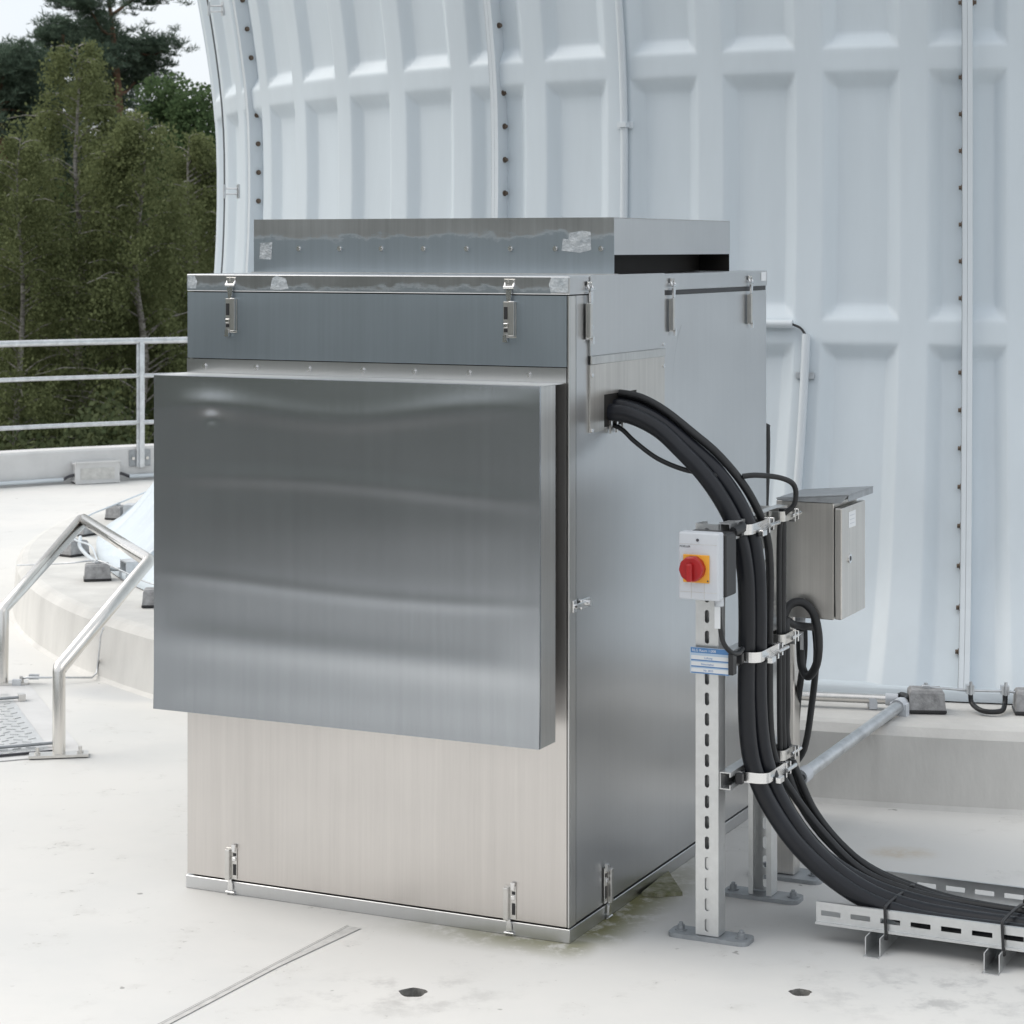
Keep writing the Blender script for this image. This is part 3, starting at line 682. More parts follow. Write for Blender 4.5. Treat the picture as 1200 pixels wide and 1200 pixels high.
# thinner cables at the back of the clamps
thin_lab = ['thin black cable looping from the hose bundle to the upper clamp', 'thin black cable clamped beside the hoses, nearest to them', 'thin black cable clamped beside the hoses, nearest the control box']
tails = [[(.375, .30), (.41, .235), (.47, .17), (.55, .115), (.66, .080), (.80, .060), (1.0, .055), (1.4, .055), (1.9, .055)]]
paths = [
 [(.315, .30, 1.06), (.345, .32, 1.062), (.385, .375, 1.052), (.405, .415, 1.03), (.40, .43, .985), (.372, .428, .955), (.362, .43, .90), (.362, .43, .65), (.364, .43, .40)]+[(x, .43-.0*x, z) for x, z in tails[0]],
 [(.362, .455, .97), (.362, .455, .90), (.362, .452, .65), (.364, .452, .40)]+[(x+.012, .453, z+.004) for x, z in tails[0]],
 [(.385, .62, .66), (.36, .56, .672), (.358, .50, .690), (.362, .483, .64), (.364, .480, .5), (.366, .478, .40)]+[(x+.03, .476, z+.002) for x, z in tails[0]]]
for i, p in enumerate(paths):
    o = MB().tube(smooth(p, 5), .0095 if i else .0065, 10).build('cable', 'rubber', None, F); tag(o, thin_lab[i], 'cable', 'thin cables beside the hoses')
o = MB().tube(smooth([(-.02, .262, 1.178), (.02, .262, 1.165), (.06, .255, 1.135), (.12, .25, 1.098), (.19, .245, 1.075), (.245, .25, 1.068), (.27, .27, 1.06)], 6), .0058, 10).build('cable', 'rubber', None, F)
tag(o, 'thin black cable sagging under the hoses where they leave the cabinet', 'cable')
o = MB().tube(smooth([(-.03, .292, 1.248), (.02, .292, 1.246), (.07, .288, 1.236), (.13, .28, 1.208), (.20, .275, 1.160), (.262, .285, 1.108), (.32, .31, 1.03), (.352, .345, .94), (.356, .378, .84), (.352, .384, .65), (.354, .386, .45), (.372, .39, .36), (.41, .405, .29), (.475, .415, .21), (.56, .42, .135), (.66, .42, .10), (.80, .42, .084), (1.2, .42, .08), (1.9, .42, .08)], 6), .010, 12).build('cable', 'rubber', None, F)
tag(o, 'black cable leaving the cabinet through its own hole above the hoses', 'cable')
def band(x0, x1, y0, y1, z, h, th=.0022, rad=.025):
    pts = []; inn = []
    for qx, qy, a0 in ((1, 1, 0), (-1, 1, 90), (-1, -1, 180), (1, -1, 270)):
        for k in range(6):
            a = R(a0+18*k); cx = (x0+x1)/2+qx*((x1-x0)/2-rad); cy = (y0+y1)/2+qy*((y1-y0)/2-rad)
            pts.append((cx+rad*math.cos(a), cy+rad*math.sin(a))); inn.append((cx+(rad-th)*math.cos(a), cy+(rad-th)*math.sin(a)))
    n = len(pts); v = [(*p, z-h) for p in pts]+[(*p, z+h) for p in pts]+[(*p, z-h) for p in inn]+[(*p, z+h) for p in inn]; f = []
    for i in range(n):
        j = (i+1) % n; f += [(i, j, n+j, n+i), (2*n+i, 3*n+i, 3*n+j, 2*n+j), (n+i, n+j, 3*n+j, 3*n+i), (i, 2*n+i, 2*n+j, j)]
    return MB().add(v, f)
for z, wd in zip(CZ, ('top', 'middle', 'bottom')):
    dx = .0 if wd != 'bottom' else .020
    if wd == 'top': dx = -.022
    c = thing('hose_clamp', f'stainless clamp holding the thick hoses, {wd} of three', 'clamp', (.366, .29, z), F, 'hose clamps')
    band(.323, .381+dx+.004, .214, .344, z, .012).build('band', 'bright_metal', c)
    for y0_, y1_, h_ in ((.320, .327, .018), (.350, .357, .015)): MB().box(.383+dx, .397+dx, y0_, y1_, z-h_, z+h_, .001).build('lug', 'bright_metal', c)
    MB().box(.388+dx, .400+dx, .265, .295, z-.020, z-.006, .001).build('tab', 'bright_metal', c)
    MB().tube([(.398+dx, .318, z), (.398+dx, .385, z)], .005, 8).build('bolt', 'bright_metal', c)
    MB().box(.336, .352, .19, .206, z-.012, z+.012, .001).build('foot', 'black_plastic', c)
    zz2 = z+.010
    c = thing('cable_clamp', f'small stainless clamp round the thin cables, {wd} of three', 'clamp', (.362, .455, zz2), F, 'small cable clamps')
    band(.336, .380, .412, .497, zz2, .012, rad=.014).build('band', 'stainless', c)
    for y0_, h_ in ((.455, .016), (.480, .013)): MB().box(.378, .394, y0_, y0_+.006, zz2-h_, zz2+h_, .001).build('lug', 'bright_metal', c)
    MB().tube([(.388, .445, zz2), (.388, .515, zz2)], .0045, 8).build('bolt', 'bright_metal', c)

# isolator switch
iso = thing('isolator_switch', 'grey isolator switch box with a red rotary knob on yellow', 'switch', (.301, .155, .80), F)
IX0, IX1, IZ0, IZ1 = .2495, .3525, .802, .955
MB().box(IX0+.001, IX1-.001, .085, .1545, IZ0+.004, IZ1-.006, .003).build('back_housing', 'black_plastic', iso)
fr = MB().box(IX0, IX1-.006, .050, .0848, IZ0, IZ1, .004, 2).build('front_cover', 'isolator_grey', iso)
b = MB()
for x in (.281, .312): b.box(x-.0005, x+.0005, .0494, .0502, IZ0+.004, IZ0+.040)
b.box(IX0+.004, IX1-.010, .0494, .0502, IZ0+.0175, IZ0+.0185); b.box(IX0+.004, IX1-.010, .0494, .0502, IZ1-.027, IZ1-.0262); b.build('cover_groove', 'joint_filler', fr)
MB().cyl((.296, .0498, .938), (.296, .048, .938), .0034, 12).build('screw', 'print_dark', fr)
MB().box(.262, .325, .0462, .0497, .842, .905, .001).build('yellow_plate', 'yellow_plastic', iso)
kn = MB(); n = 40; prof2 = []
for yy, r in ((.0460, .0285), (.0300, .0285), (.0265, .0275), (.0250, .0255)):
    prof2.append((yy, r))
v = []; f = []
for yy, r in prof2:
    for i in range(n): a = 2*math.pi*i/n; r_ = r*(1+(.018 if i % 4 < 2 else -.012)); v.append((.288+r_*math.cos(a), yy, .874+r_*math.sin(a)))
for j in range(len(prof2)-1):
    for i in range(n): f.append((j*n+i, j*n+(i+1) % n, (j+1)*n+(i+1) % n, (j+1)*n+i))
f.append(tuple(3*n+i for i in range(n))); kn.add(v, f, False); kb = kn.build('rotary_knob', 'red_plastic', iso)
MB().box(.2815, .2945, .0125, .0249, .8475, .888, .003, 2).build('grip', 'red_plastic', kb)
MB().cyl((.322, .0461, .847), (.322, .0456, .847), .0022, 8).build('mark', 'print_dark', iso)
def text(body, size, loc, m, parent, name='lettering', xr=90):
    cu = bpy.data.curves.new(name, 'FONT'); cu.body = body; cu.size = size; cu.extrude = .0001
    ob = bpy.data.objects.new(name, cu); COL.objects.link(ob); dg = bpy.context.evaluated_depsgraph_get()
    me = bpy.data.meshes.new_from_object(ob.evaluated_get(dg)); bpy.data.objects.remove(ob); me.materials.append(MATS[m])
    o = bpy.data.objects.new(name, me); COL.objects.link(o); o.parent = parent
    o.matrix_local = Matrix.Translation(Vector(loc)-ORG[parent.name]) @ Matrix.Rotation(R(xr), 4, 'X'); return o
text('MOELLER', .0062, (.2525, .0494, .9205), 'print_dark', fr)
b = MB(); b.cyl((.331, .095, .803), (.331, .095, .785), .011, 12); b.build('cable_gland', 'isolator_grey', iso)
MB().box(.324, .338, .0835, .0850, .735, .785, .0005).build('cable_tag', 'label_white', iso)
o = MB().tube(smooth([(.331, .095, .787), (.333, .096, .74), (.338, .105, .70), (.348, .13, .675), (.352, .165, .668), (.350, .20, .672)], 6), .0058, 10).build('cable', 'rubber', None, F); tag(o, 'thin black cable dropping from the isolator switch to the hose clamp', 'cable')
b = MB(); b.tube([(.345, .15, .948), (.352, .19, .952), (.345, .21, .955)], .011, 10); o = b.build('cable', 'rubber', None, F); tag(o, 'short black cable stub behind the top of the isolator switch', 'cable')
# sign plate under it
sg = thing('sign_plate', 'blue and white label plate on the slotted post below the switch', 'sign', (.29, .15, .62), F)
MB().box(.243, .340, .1425, .1445, .618, .678).build('plate', 'print_lightblue', sg)
MB().box(.2445, .3385, .1420, .1424, .6655, .6770).build('header', 'print_blue', sg)
for i, z in enumerate((.655, .6405, .626)):
    r_ = MB().box(.2455, .3375, .1420, .1424, z-.0045, z+.0045).build('row', 'label_white', sg)
    MB().box(.2455, .3375, .1421, .1424, z-.0075, z-.0052).build('line', 'print_blue', r_)
text('RLG Raum 1.008', .0085, (.2475, .1418, .6685), 'label_white', sg)
for s_, x, z in (('Lüftung', .278, .6525), ('Notschalter', .270, .638), ('Nr. 0025', .276, .6235)): text(s_, .0065, (x, .1418, z), 'print_blue', sg)
MB().box(.34, .352, .13, .155, .622, .672, .001).build('holder', 'black_plastic', sg)

# control box
cb = thing('control_box', 'small grey steel control box with sloping rain canopy and lock', 'control box', (.38, .70, .684), F)
MB().box(.311, .445, .60, .80, .684, .972, .002).build('body', 'steel_warm', cb)
MB().box(.4452, .4485, .606, .794, .692, .955).build('door_gasket', 'black_plastic', cb)
dr = MB().box(.4487, .466, .598, .802, .686, .960, .0025, 2).build('door', 'steel_warm', cb)
b = MB(); b.cyl((.466, .66, .83), (.470, .66, .83), .012, 16); b.build('lock', 'bright_metal', dr)
MB().cyl((.4701, .66, .83), (.4708, .66, .83), .006, 10).build('keyhole', 'print_dark', dr)
MB().box(.4661, .4667, .655, .715, .905, .945).build('sticker', 'label_white', dr)
for z in (.935, .925, .915): MB().box(.4667, .4669, .665, .705, z-.0012, z+.0012).build('print_line', 'isolator_grey', dr)
b = MB(); b.add([(.300, .592, .9765), (.485, .592, .993), (.485, .808, .993), (.300, .808, .9765), (.300, .592, .979), (.485, .592, .9955), (.485, .808, .9955), (.300, .808, .979)], [(3, 2, 1, 0), (4, 5, 6, 7), (0, 1, 5, 4), (1, 2, 6, 5), (2, 3, 7, 6), (3, 0, 4, 7)])
b.prism([(.302, .9725), (.466, .9725), (.483, .992), (.302, .976)], 1, .5925, .5945); b.prism([(.302, .9725), (.466, .9725), (.483, .992), (.302, .976)], 1, .8045, .8065); b.box(.4832, .4850, .5945, .8045, .978, .9925); b.build('rain_canopy', 'plate_grey', cb)
MB().box(.306, .311, .61, .79, .69, .955).build('mounting_plate', 'stainless', cb)
b = MB(); b.cyl((.345, .645, .684), (.345, .645, .662), .013, 12); b.cyl((.345, .645, .664), (.345, .645, .650), .010, 10); b.cyl((.378, .66, .684), (.378, .66, .664), .010, 12); b.build('cable_gland', 'isolator_grey', cb)
MB().box(.350, .358, .628, .6295, .60, .645).build('cable_tag', 'label_white', cb)
# loop of thick cable at the control box
lp = [(.345, .645, .655), (.346, .642, .60), (.354, .632, .555), (.376, .615, .538), (.402, .60, .575), (.410, .59, .64), (.398, .585, .70), (.370, .575, .727), (.342, .555, .715), (.336, .53, .66), (.348, .51, .58), (.356, .49, .45), (.366, .485, .38), (.40, .485, .28), (.46, .49, .195), (.56, .495, .120), (.68, .498, .082), (.84, .50, .060), (1.2, .50, .056), (1.9, .50, .056)]
o = MB().tube(smooth(lp, 6), .0105, 12).build('cable', 'rubber', None, F); tag(o, 'thick black cable making a loop below the control box', 'cable')
e0, e1 = Vector((.772, 5.93, .185)), Vector((1.150, 6.52, .262))
FI = F.inverted(); el_ = FI @ e0
lab = ['black cable hanging from the control box, left strand', 'black cable hanging from the control box, right strand']
for i, (gx, gy, sx) in enumerate(((.352, .655, -.014), (.378, .66, .004))):
    P = [(gx, gy, .655), (gx+sx*.3, gy+.01, .58), (gx*.7+el_.x*.3+sx, gy*.7+el_.y*.3, .44), (gx*.3+el_.x*.7+sx, gy*.35+el_.y*.65, .29), (el_.x-.006+sx*.3, el_.y-.09, .215), (el_.x+.002, el_.y-.05, .185), (el_.x+.01, el_.y+.02, .187)]
    o = MB().tube(smooth(P, 6), .0085, 10).build('cable', 'rubber', None, F); tag(o, lab[i], 'cable', 'cables into the galvanised tube')
tb = thing('conduit_tube', 'galvanised tube slanting from the control box cables to the plinth', 'tube', e0)
dd = (e1-e0).normalized(); sd_ = dd.cross(Vector((0, 0, 1))).normalized(); up_ = sd_.cross(dd)
b = MB(); b.tube([e0, e1], .017, 16); b.build('pipe', 'galvanised', tb)
MB().tube([e0-dd*.004, e0+dd*.035], .0215, 16).build('collar', 'isolator_grey', tb)
b = MB(); b.obox(e1-Vector((0, 0, .012))-dd*.03, dd, sd_, (0, 0, 1), .012, .026, .020); b.tube([e1-dd*.045, e1-dd*.015], .0215, 14); b.build('clip', 'isolator_grey', tb)
o = MB().tube(smooth([e1-dd*.02, e1+dd*.025+Vector((.004, 0, .004)), e1+Vector((.012, .055, .008)), px(1050, 820, .262)+Vector((.02, .03, .004)), px(1050, 820, .262)+Vector((-.02, 0, 0))], 6), .0115, 10).build('cable', 'rubber', None); tag(o, 'short black cable bending from the slanting tube into the conduit', 'cable')

# cable tray
tr = thing('cable_tray', 'perforated metal cable tray with the black hoses lying in it', 'cable tray', (.5, .40, .04), F)
b = MB(); x = .508
b.box(.508, 2.2, .262, .290, .0405, .0425); x = .508
while x < 2.0: b.slotcell(x, x+.070, .0425, .092, .2600, .2620, .046, .0115, 3, 'x', .0012); x += .070
b.box(.508, x, .2620, .268, .090, .092); b.box(.508, x, .2535, .2600, .0415, .0470)
b.build('front_rail', 'tray_metal', tr)
b = MB(); x = .508
while x < 2.0: b.slotcell(x, x+.070, .0425, .092, .578, .580, .046, .0115, 3, 'x', .0012); x += .070
b.box(.508, x, .550, .578, .0405, .0425); b.box(.508, x, .572, .578, .090, .092); b.build('rear_rail', 'tray_metal', tr)
MB().box(1.02, 1.10, .572, .5775, .052, .088).build('joint_plate', 'black_plastic', tr)
for x in (.655, .925, 1.25, 1.6):
    b = MB(); b.box(x-.018, x+.018, .195, .60, .0, .0025); b.box(x-.018, x-.0155, .215, .60, .0025, .040); b.box(x+.0155, x+.018, .215, .60, .0025, .040)
    b.build('cross_rail', 'tray_metal', tr)
for x, lb in ((.668, 'black cable tie round the tray rail at the near end of the hoses'), (.935, 'black cable tie round the tray rail by the right picture edge')):
    P = [(x+.008, .250, .036), (x+.004, .2545, .094), (x+.003, .264, .099), (x+.004, .30, .101), (x+.008, .34, .103), (x+.012, .40, .100), (x+.015, .45, .090)]
    c = thing('cable_tie', lb, 'cable tie', (x, .26, .04), F, 'cable ties')
    MB().tube(smooth(P, 5), .0038, 6).build('strap', 'black_plastic', c)
    MB().box(x+.009, x+.021, .440, .457, .088, .104, .002).build('head', 'black_plastic', c); MB().box(x+.003, x+.013, .246, .254, .028, .040, .002).build('tail', 'black_plastic', c)
# black cable behind the cabinet
o = MB().tube(smooth([(-.07, 1.45, 1.06), (-.02, 1.43, 1.082), (-.011, 1.428, 1.06), (-.013, 1.425, .9), (-.022, 1.425, .75), (-.04, 1.425, .6)], 6), .011, 10).build('cable', 'rubber', None, F); tag(o, 'black cable hanging down the back edge of the cabinet', 'cable')

# ------------------------------------------------------------------ things along the foot of the dome
def blockmesh():
    b = MB(); b.add([(x*s, y*s2, z) for z, s, s2 in ((.006, .054, .045), (.058, .050, .041), (.066, .044, .035)) for x, y in ((-1, -1), (1, -1), (1, 1), (-1, 1))],
                    [(3, 2, 1, 0), (8, 9, 10, 11)]+[(r*4+i, r*4+(i+1) % 4, r*4+4+(i+1) % 4, r*4+4+i) for r in (0, 1) for i in range(4)]); return b
blk = None
def block(p, rot, label):
    global blk
    t = thing('conductor_block', label, 'block', p, Matrix.Translation(p) @ Matrix.Rotation(rot, 4, 'Z') @ Matrix.Translation(-Vector(p)), 'concrete wire holder blocks')
    ORG[t.name] = Vector()
    if blk is None:
        x = blockmesh().build('body', 'block_concrete', t)
        y = MB().box(-.056, .056, -.047, .047, 0, .010, .002).build('rubber_base', 'black_plastic', t)
        z = MB(); z.box(-.012, .012, -.008, .008, .064, .076, .002); z.cyl((0, 0, .074), (0, 0, .082), .006, 8); z = z.build('wire_clip', 'galvanised', t); blk = (x, y, z)
    else:
        for q in blk:
            c = q.copy(); COL.objects.link(c); c.parent = t
    return t
BL = [((112, 681), .2, 'grey concrete block nearest the handrail corner on the plinth'), ((84, 652), .9, 'grey concrete block beneath the upper bend of the handrail'), ((97, 628), 1.0, 'grey concrete block partly hidden behind the handrail peak'),
      ((137, 609), 1.2, 'grey concrete block highest up, beside the dome foot'), ((182, 712), .1, 'grey concrete block cut off by the edge of the steel hood'), ((1088, 836), -.08, 'grey concrete block at the dome foot right of the slanting tube'), ((1214, 838), -.12, 'grey concrete block cut off by the right picture edge')]
bp_ = []
for (u, v_), rot, lb in BL:
    p = px(u, v_, .2335); p.y += .04; block(p, rot, lb); bp_.append(p)
top = Vector((0, 0, .078))
P = [px(22, 680, .30)+Vector((-.4, .0, .0)), bp_[0]+top, bp_[0]+top+Vector((.2, -.1, -.01)), bp_[4]+top]
c = thing('conductor_wire', 'thin wire running over the concrete blocks on the left plinth', 'wire', bp_[0])
MB().tube(smooth([px(20, 668, .2335)+Vector((0, 0, .02)), bp_[0]+top-Vector((.12, 0, .01)), bp_[0]+top, bp_[0]+top+Vector((.12, -.18, -.01)), bp_[4]+top, bp_[4]+top+Vector((.3, -.3, 0))], 6), .0035, 6).build('wire', 'galvanised', c)
MB().tube(smooth([bp_[0]+top, bp_[0]+Vector((-.07, .22, .11)), bp_[1]+top, bp_[2]+top, bp_[3]+top, bp_[3]+top+Vector((.3, .5, .1))], 6), .0045, 6).build('wire', 'dome_trim', c)
c = thing('white_hose', 'white hose bending between the concrete blocks by the handrail', 'hose', bp_[0])
MB().tube(smooth([bp_[1]+Vector((.03, 0, .08)), bp_[1]+Vector((.07, -.2, .06)), bp_[0]+Vector((-.02, .1, .055)), bp_[0]+Vector((.09, .03, .04)), bp_[0]+Vector((.30, .14, .10)), bp_[0]+Vector((.5, .2, .2))], 6), .008, 8).build('hose', 'dome_trim', c)
# right-hand wire with jumper
pa, pb = px(1137, 812, .285), px(1178, 813, .285)
c = thing('jumper_cable', 'short black jumper cable sagging between two clamps at the dome foot', 'cable', pa)
m_ = (pa+pb)/2
MB().tube(smooth([pa, pa+Vector((.004, -.01, -.03)), m_+Vector((-.025, -.06, -.040)), m_+Vector((.025, -.06, -.040)), pb+Vector((-.004, -.01, -.03)), pb], 6), .0075, 10).build('lead', 'rubber', c)
for p in (pa, pb):
    b = MB(); b.obox(p+Vector((0, .006, .01)), (1, 0, 0), (0, 1, 0), (0, 0, 1), .011, .012, .013); b.tube([p+Vector((0, -.008, -.004)), p+Vector((0, -.008, .035))], .005, 8); b.build('clamp', 'galvanised', c)
c = thing('foot_wire', 'straight metal wire along the foot of the dome at right', 'wire', bp_[5])
MB().tube([bp_[5]+Vector((.0, .0, .07)), pa+Vector((0, .01, .005)), pb+Vector((0, .01, .005)), px(1300, 820, .28)], .004, 6).build('wire', 'galvanised', c)
# horizontal conduit along the plinth
q0, q1 = px(880, 812, .262), px(1050, 820, .262)
c = thing('conduit', 'metal conduit lying along the dome foot behind the slanting tube', 'conduit', q0)
MB().tube([q0, q0.lerp(q1, .5)+Vector((0, -.004, 0)), q1], .0145, 14).build('pipe', 'tube_stainless', c)
MB().tube([q1-(q1-q0).normalized()*.03, q1+(q1-q0).normalized()*.006], .018, 12).build('end_sleeve', 'isolator_grey', c)
p = q0.lerp(q1, .84); b = MB(); b.obox(p-Vector((0, -.004, .012)), (1, 0, 0), (0, 1, 0), (0, 0, 1), .012, .022, .016); b.build('clip', 'isolator_grey', c)
# anchor shoes holding the shell to the plinth on the left
for u, v_, lb in ((150, 682, 'steel foot bracket of the dome behind the near handrail bar'), (152, 612, 'steel foot bracket of the dome beside the highest block')):
    p = px(u, v_, .2335)+Vector((.04, .05, 0)); c = thing('foot_bracket', lb, 'bracket', p, None, 'dome foot brackets')
    a = math.atan2(p.y-DC.y, p.x-DC.x); er = Vector((math.cos(a), math.sin(a), 0)); et = Vector((-er.y, er.x, 0)); b = MB()
    b.obox(p+Vector((0, 0, .004)), er, et, (0, 0, 1), .07, .05, .004); b.obox(p+Vector((0, 0, .04))+et*.048, er, et, (0, 0, 1), .07, .003, .04); b.obox(p+Vector((0, 0, .04))-et*.048, er, et, (0, 0, 1), .07, .003, .04); b.obox(p+Vector((0, 0, .081)), er, et, (0, 0, 1), .07, .05, .003)
    b.build('shoe', 'galvanised', c); MB().cyl(p+Vector((0, 0, .008))+er*.03, p+Vector((0, 0, .03))+er*.03, .016, 6).build('nut', 'stainless', c)

# ------------------------------------------------------------------ handrail hoop and hatch at the left
A, B = px(69, 887, 0), px(3, 803, 0)
off = Vector((.214, .42, 0)); rail = thing('handrail', 'low stainless tube handrail hoop at the left edge', 'handrail', A)
zt, ztt = .275, .556
P = [A+Vector((0, 0, .008)), A+Vector((0, 0, zt)), A+off+Vector((0, 0, ztt)), B+off+Vector((0, 0, ztt)), B+Vector((0, 0, zt)), B+Vector((0, 0, .008))]
Q = []
for i, p in enumerate(P):
    if 0 < i < 5:
        d0 = (P[i-1]-p).normalized(); d1 = (P[i+1]-p).normalized(); e = .006; Q += [p+d0*e, p+d1*e]
    else: Q.append(p)
MB().tube(Q, .0205, 20).build('tube', 'tube_stainless', rail)
tdir = (B-A).normalized(); tn = Vector((-tdir.y, tdir.x, 0)); hx = Vector((.98, .17, 0)).normalized(); hy = Vector((-hx.y, hx.x, 0))
for p in (A, B):
    b = MB(); b.obox(p+Vector((0, 0, .0075)), hx, hy, (0, 0, 1), .092, .03, .004); pl_ = b.build('base_plate', 'stainless', rail)
    for s_ in (-.066, .066):
        b = MB(); c0 = p+hx*s_+Vector((0, 0, .0115)); b.cyl(c0, c0+Vector((0, 0, .006)), .010, 12); b.cyl(c0+Vector((0, 0, .006)), c0+Vector((0, 0, .02)), .006, 8); b.build('anchor_bolt', 'stainless', pl_)
h0 = px(100, 884, 0); h1 = px(0, 893, 0); h2 = px(30, 797, 0)
hat = thing('floor_hatch', 'tread plate floor hatch with lifting bars beside the handrail', 'hatch', A+Vector((-.4, .3, 0)))
e1_ = (h1-h0).normalized(); e2_ = (h2-h0); e2_ = (e2_-e1_*e2_.dot(e1_)*0).normalized()
c0 = h0
def hp(s, t, z): return c0+e1_*s+e2_*t+Vector((0, 0, z))
L2 = (h2-h0).length
fr_ = MB().add([hp(0, 0, .001), hp(1.3, 0, .001), hp(1.3, L2, .001), hp(0, L2, .001), hp(0, 0, .0035), hp(1.3, 0, .0035), hp(1.3, L2, .0035), hp(0, L2, .0035)], [(0, 1, 2, 3), (4, 5, 6, 7), (0, 1, 5, 4), (1, 2, 6, 5), (2, 3, 7, 6), (3, 0, 4, 7)]).build('frame_sheet', 'parapet_paint', hat)
def bar(s0, t0, s1, t1, r, z): return MB().tube([hp(s0, t0, z), hp(s1, t1, z)], r, 8)
tp = MB().add([hp(.10, .05, .004), hp(1.3, .05, .004), hp(1.3, L2*.80, .004), hp(.10, L2*.80, .004), hp(.10, .05, .007), hp(1.3, .05, .007), hp(1.3, L2*.80, .007), hp(.10, L2*.80, .007)], [(0, 1, 2, 3), (4, 5, 6, 7), (0, 1, 5, 4), (1, 2, 6, 5), (2, 3, 7, 6), (3, 0, 4, 7)]).build('tread_plate', 'tray_metal', hat)
b = MB()
for i in range(14):
    for j in range(22):
        s_, t_ = .13+i*.044+(j % 2)*.022, .09+j*.042
        if t_ > L2*.78: continue
        b.obox(hp(s_, t_, .0078), (e1_*(1 if (i+j) % 2 else -1)+e2_*.6).normalized(), Vector((0, 0, 1)).cross((e1_*(1 if (i+j) % 2 else -1)+e2_*.6).normalized()), (0, 0, 1), .015, .0035, .0015)
o = b.build('tread_studs', 'tray_metal', tp); o['kind'] = 'stuff'
for t_ in (.13, L2*.70):
    bar(.075, t_, 1.3, t_, .005, .016).build('lifting_bar', 'plate_grey', hat); MB().obox(hp(.07, t_, .014), e1_, e2_, (0, 0, 1), .012, .016, .014).build('bar_lug', 'stainless', hat)
bar(.06, .05, 1.3, .045, .004, .009).build('front_edge', 'print_dark', hat)
# earthing wire from hatch to plinth
ew = [px(20, 801, .0), px(26, 795, .02), px(32, 794, .03), px(60, 794, .025), px(108, 794, .015), px(113, 788, .03)]
ew2 = [px(117, 745, .20), px(121, 720, .26)]
ew[-1] = px(113, 786, .03); pw = px(116, 772, .05)
c = thing('earth_wire', 'thin bare wire from the hatch along the floor and up the plinth', 'wire', ew[0])
MB().tube(ew[:5]+[px(113, 789, .02), px(115, 776, .06), px(118, 745, .20), px(121, 736, .235)], .0035, 6).build('wire', 'galvanised', c)
b = MB(); b.obox(px(40, 793, .025), (1, 0, 0), (0, 1, 0), (0, 0, 1), .018, .008, .009); b.obox(px(20, 800, .012), (1, 0, 0), (0, 1, 0), (0, 0, 1), .016, .012, .012); b.build('clamp', 'galvanised', c)

# ------------------------------------------------------------------ railing and light on the parapet
rl = thing('railing', 'galvanised steel railing with three bars along the parapet', 'railing', (EF[24][0].x, EF[24][0].y, 0))
for z, r, nm in ((.957, .0225, 'top_rail'), (.717, .015, 'middle_rail'), (.396, .015, 'lower_rail')):
    MB().tube([p-n*.02+Vector((0, 0, z)) for p, t, n in EF], r, 10).build(nm, 'galvanised', rl)
tgt = px(164, 561, 0); idx = min(range(len(EF)), key=lambda i: (EF[i][0]-tgt).length); lens = [0]
for i in range(1, len(EF)): lens.append(lens[-1]+(EF[i][0]-EF[i-1][0]).length)
# the exact point on the edge line seen at the post
best = min(((EF[i][0].lerp(EF[i+1][0], k/40), i, k/40) for i in range(len(EF)-1) for k in range(40)), key=lambda q: abs(q[0].x/q[0].y-(164-600)/2600)+(5 if q[0].y < 8 else 0))
s0 = lens[best[1]]+(lens[best[1]+1]-lens[best[1]])*best[2]
def at_len(s):
    s = max(0, min(lens[-1], s))
    for i in range(len(lens)-1):
        if lens[i+1] >= s: k = (s-lens[i])/(lens[i+1]-lens[i]); return EF[i][0].lerp(EF[i+1][0], k), EF[i][1], EF[i][2]
for q in range(-4, 15):
    s = s0+q*1.55
    if not 0 < s < lens[-1]: continue
    p, t, n = at_len(s); b = MB(); b.obox(p-n*.02+Vector((0, 0, .52)), t, n, (0, 0, 1), .012, .030, .43); b.obox(p-n*.02+Vector((0, 0, .52)), n, t, (0, 0, 1), .006, .028, .43)
    po = b.build('post', 'galvanised', rl)
    b = MB(); b.obox(p-n*.006+Vector((0, 0, .15)), t, n, (0, 0, 1), .075, .005, .055); b.build('base_plate', 'plate_grey', po)
    for s_ in (-.05, .05): MB().cyl(p-n*.011+t*s_+Vector((0, 0, .15)), p-n*.022+t*s_+Vector((0, 0, .15)), .012, 6).build('bolt', 'stainless', po)
def on_edge(u): return min((at_len(s)for s in np.linspace(0, lens[-1], 4000)), key=lambda q: abs(q[0].x/q[0].y-(u-600)/2600)+(5 if q[0].y < 8 else 0))
p, t, n = on_edge(109)
lt = thing('bulkhead_lamp', 'pale rectangular lamp housing at the foot of the parapet', 'lamp', p-n*.06)
b = MB(); c0 = p-n*.06
bm = bmesh.new(); bmesh.ops.create_cube(bm, size=1)
for q in bm.verts: q.co = c0+t*q.co.x*.285+n*q.co.y*.11+Vector((0, 0, .078+q.co.z*.125))
bmesh.ops.bevel(bm, geom=bm.edges[:], offset=.012, segments=2, affect='EDGES'); bm.verts.index_update()
b.add([q.co for q in bm.verts], [[q.index for q in f.verts] for f in bm.faces]); bm.free(); b.build('housing', 'parapet_paint', lt)
MB().obox(c0-n*.056+Vector((0, 0, .07)), t, n, (0, 0, 1), .118, .003, .038).build('diffuser', 'joint_filler', lt)
b = MB()
for s_ in (-.1, .1): b.obox(c0+t*s_+Vector((0, 0, .008)), t, n, (0, 0, 1), .03, .045, .008)
b.build('feet', 'black_plastic', lt)
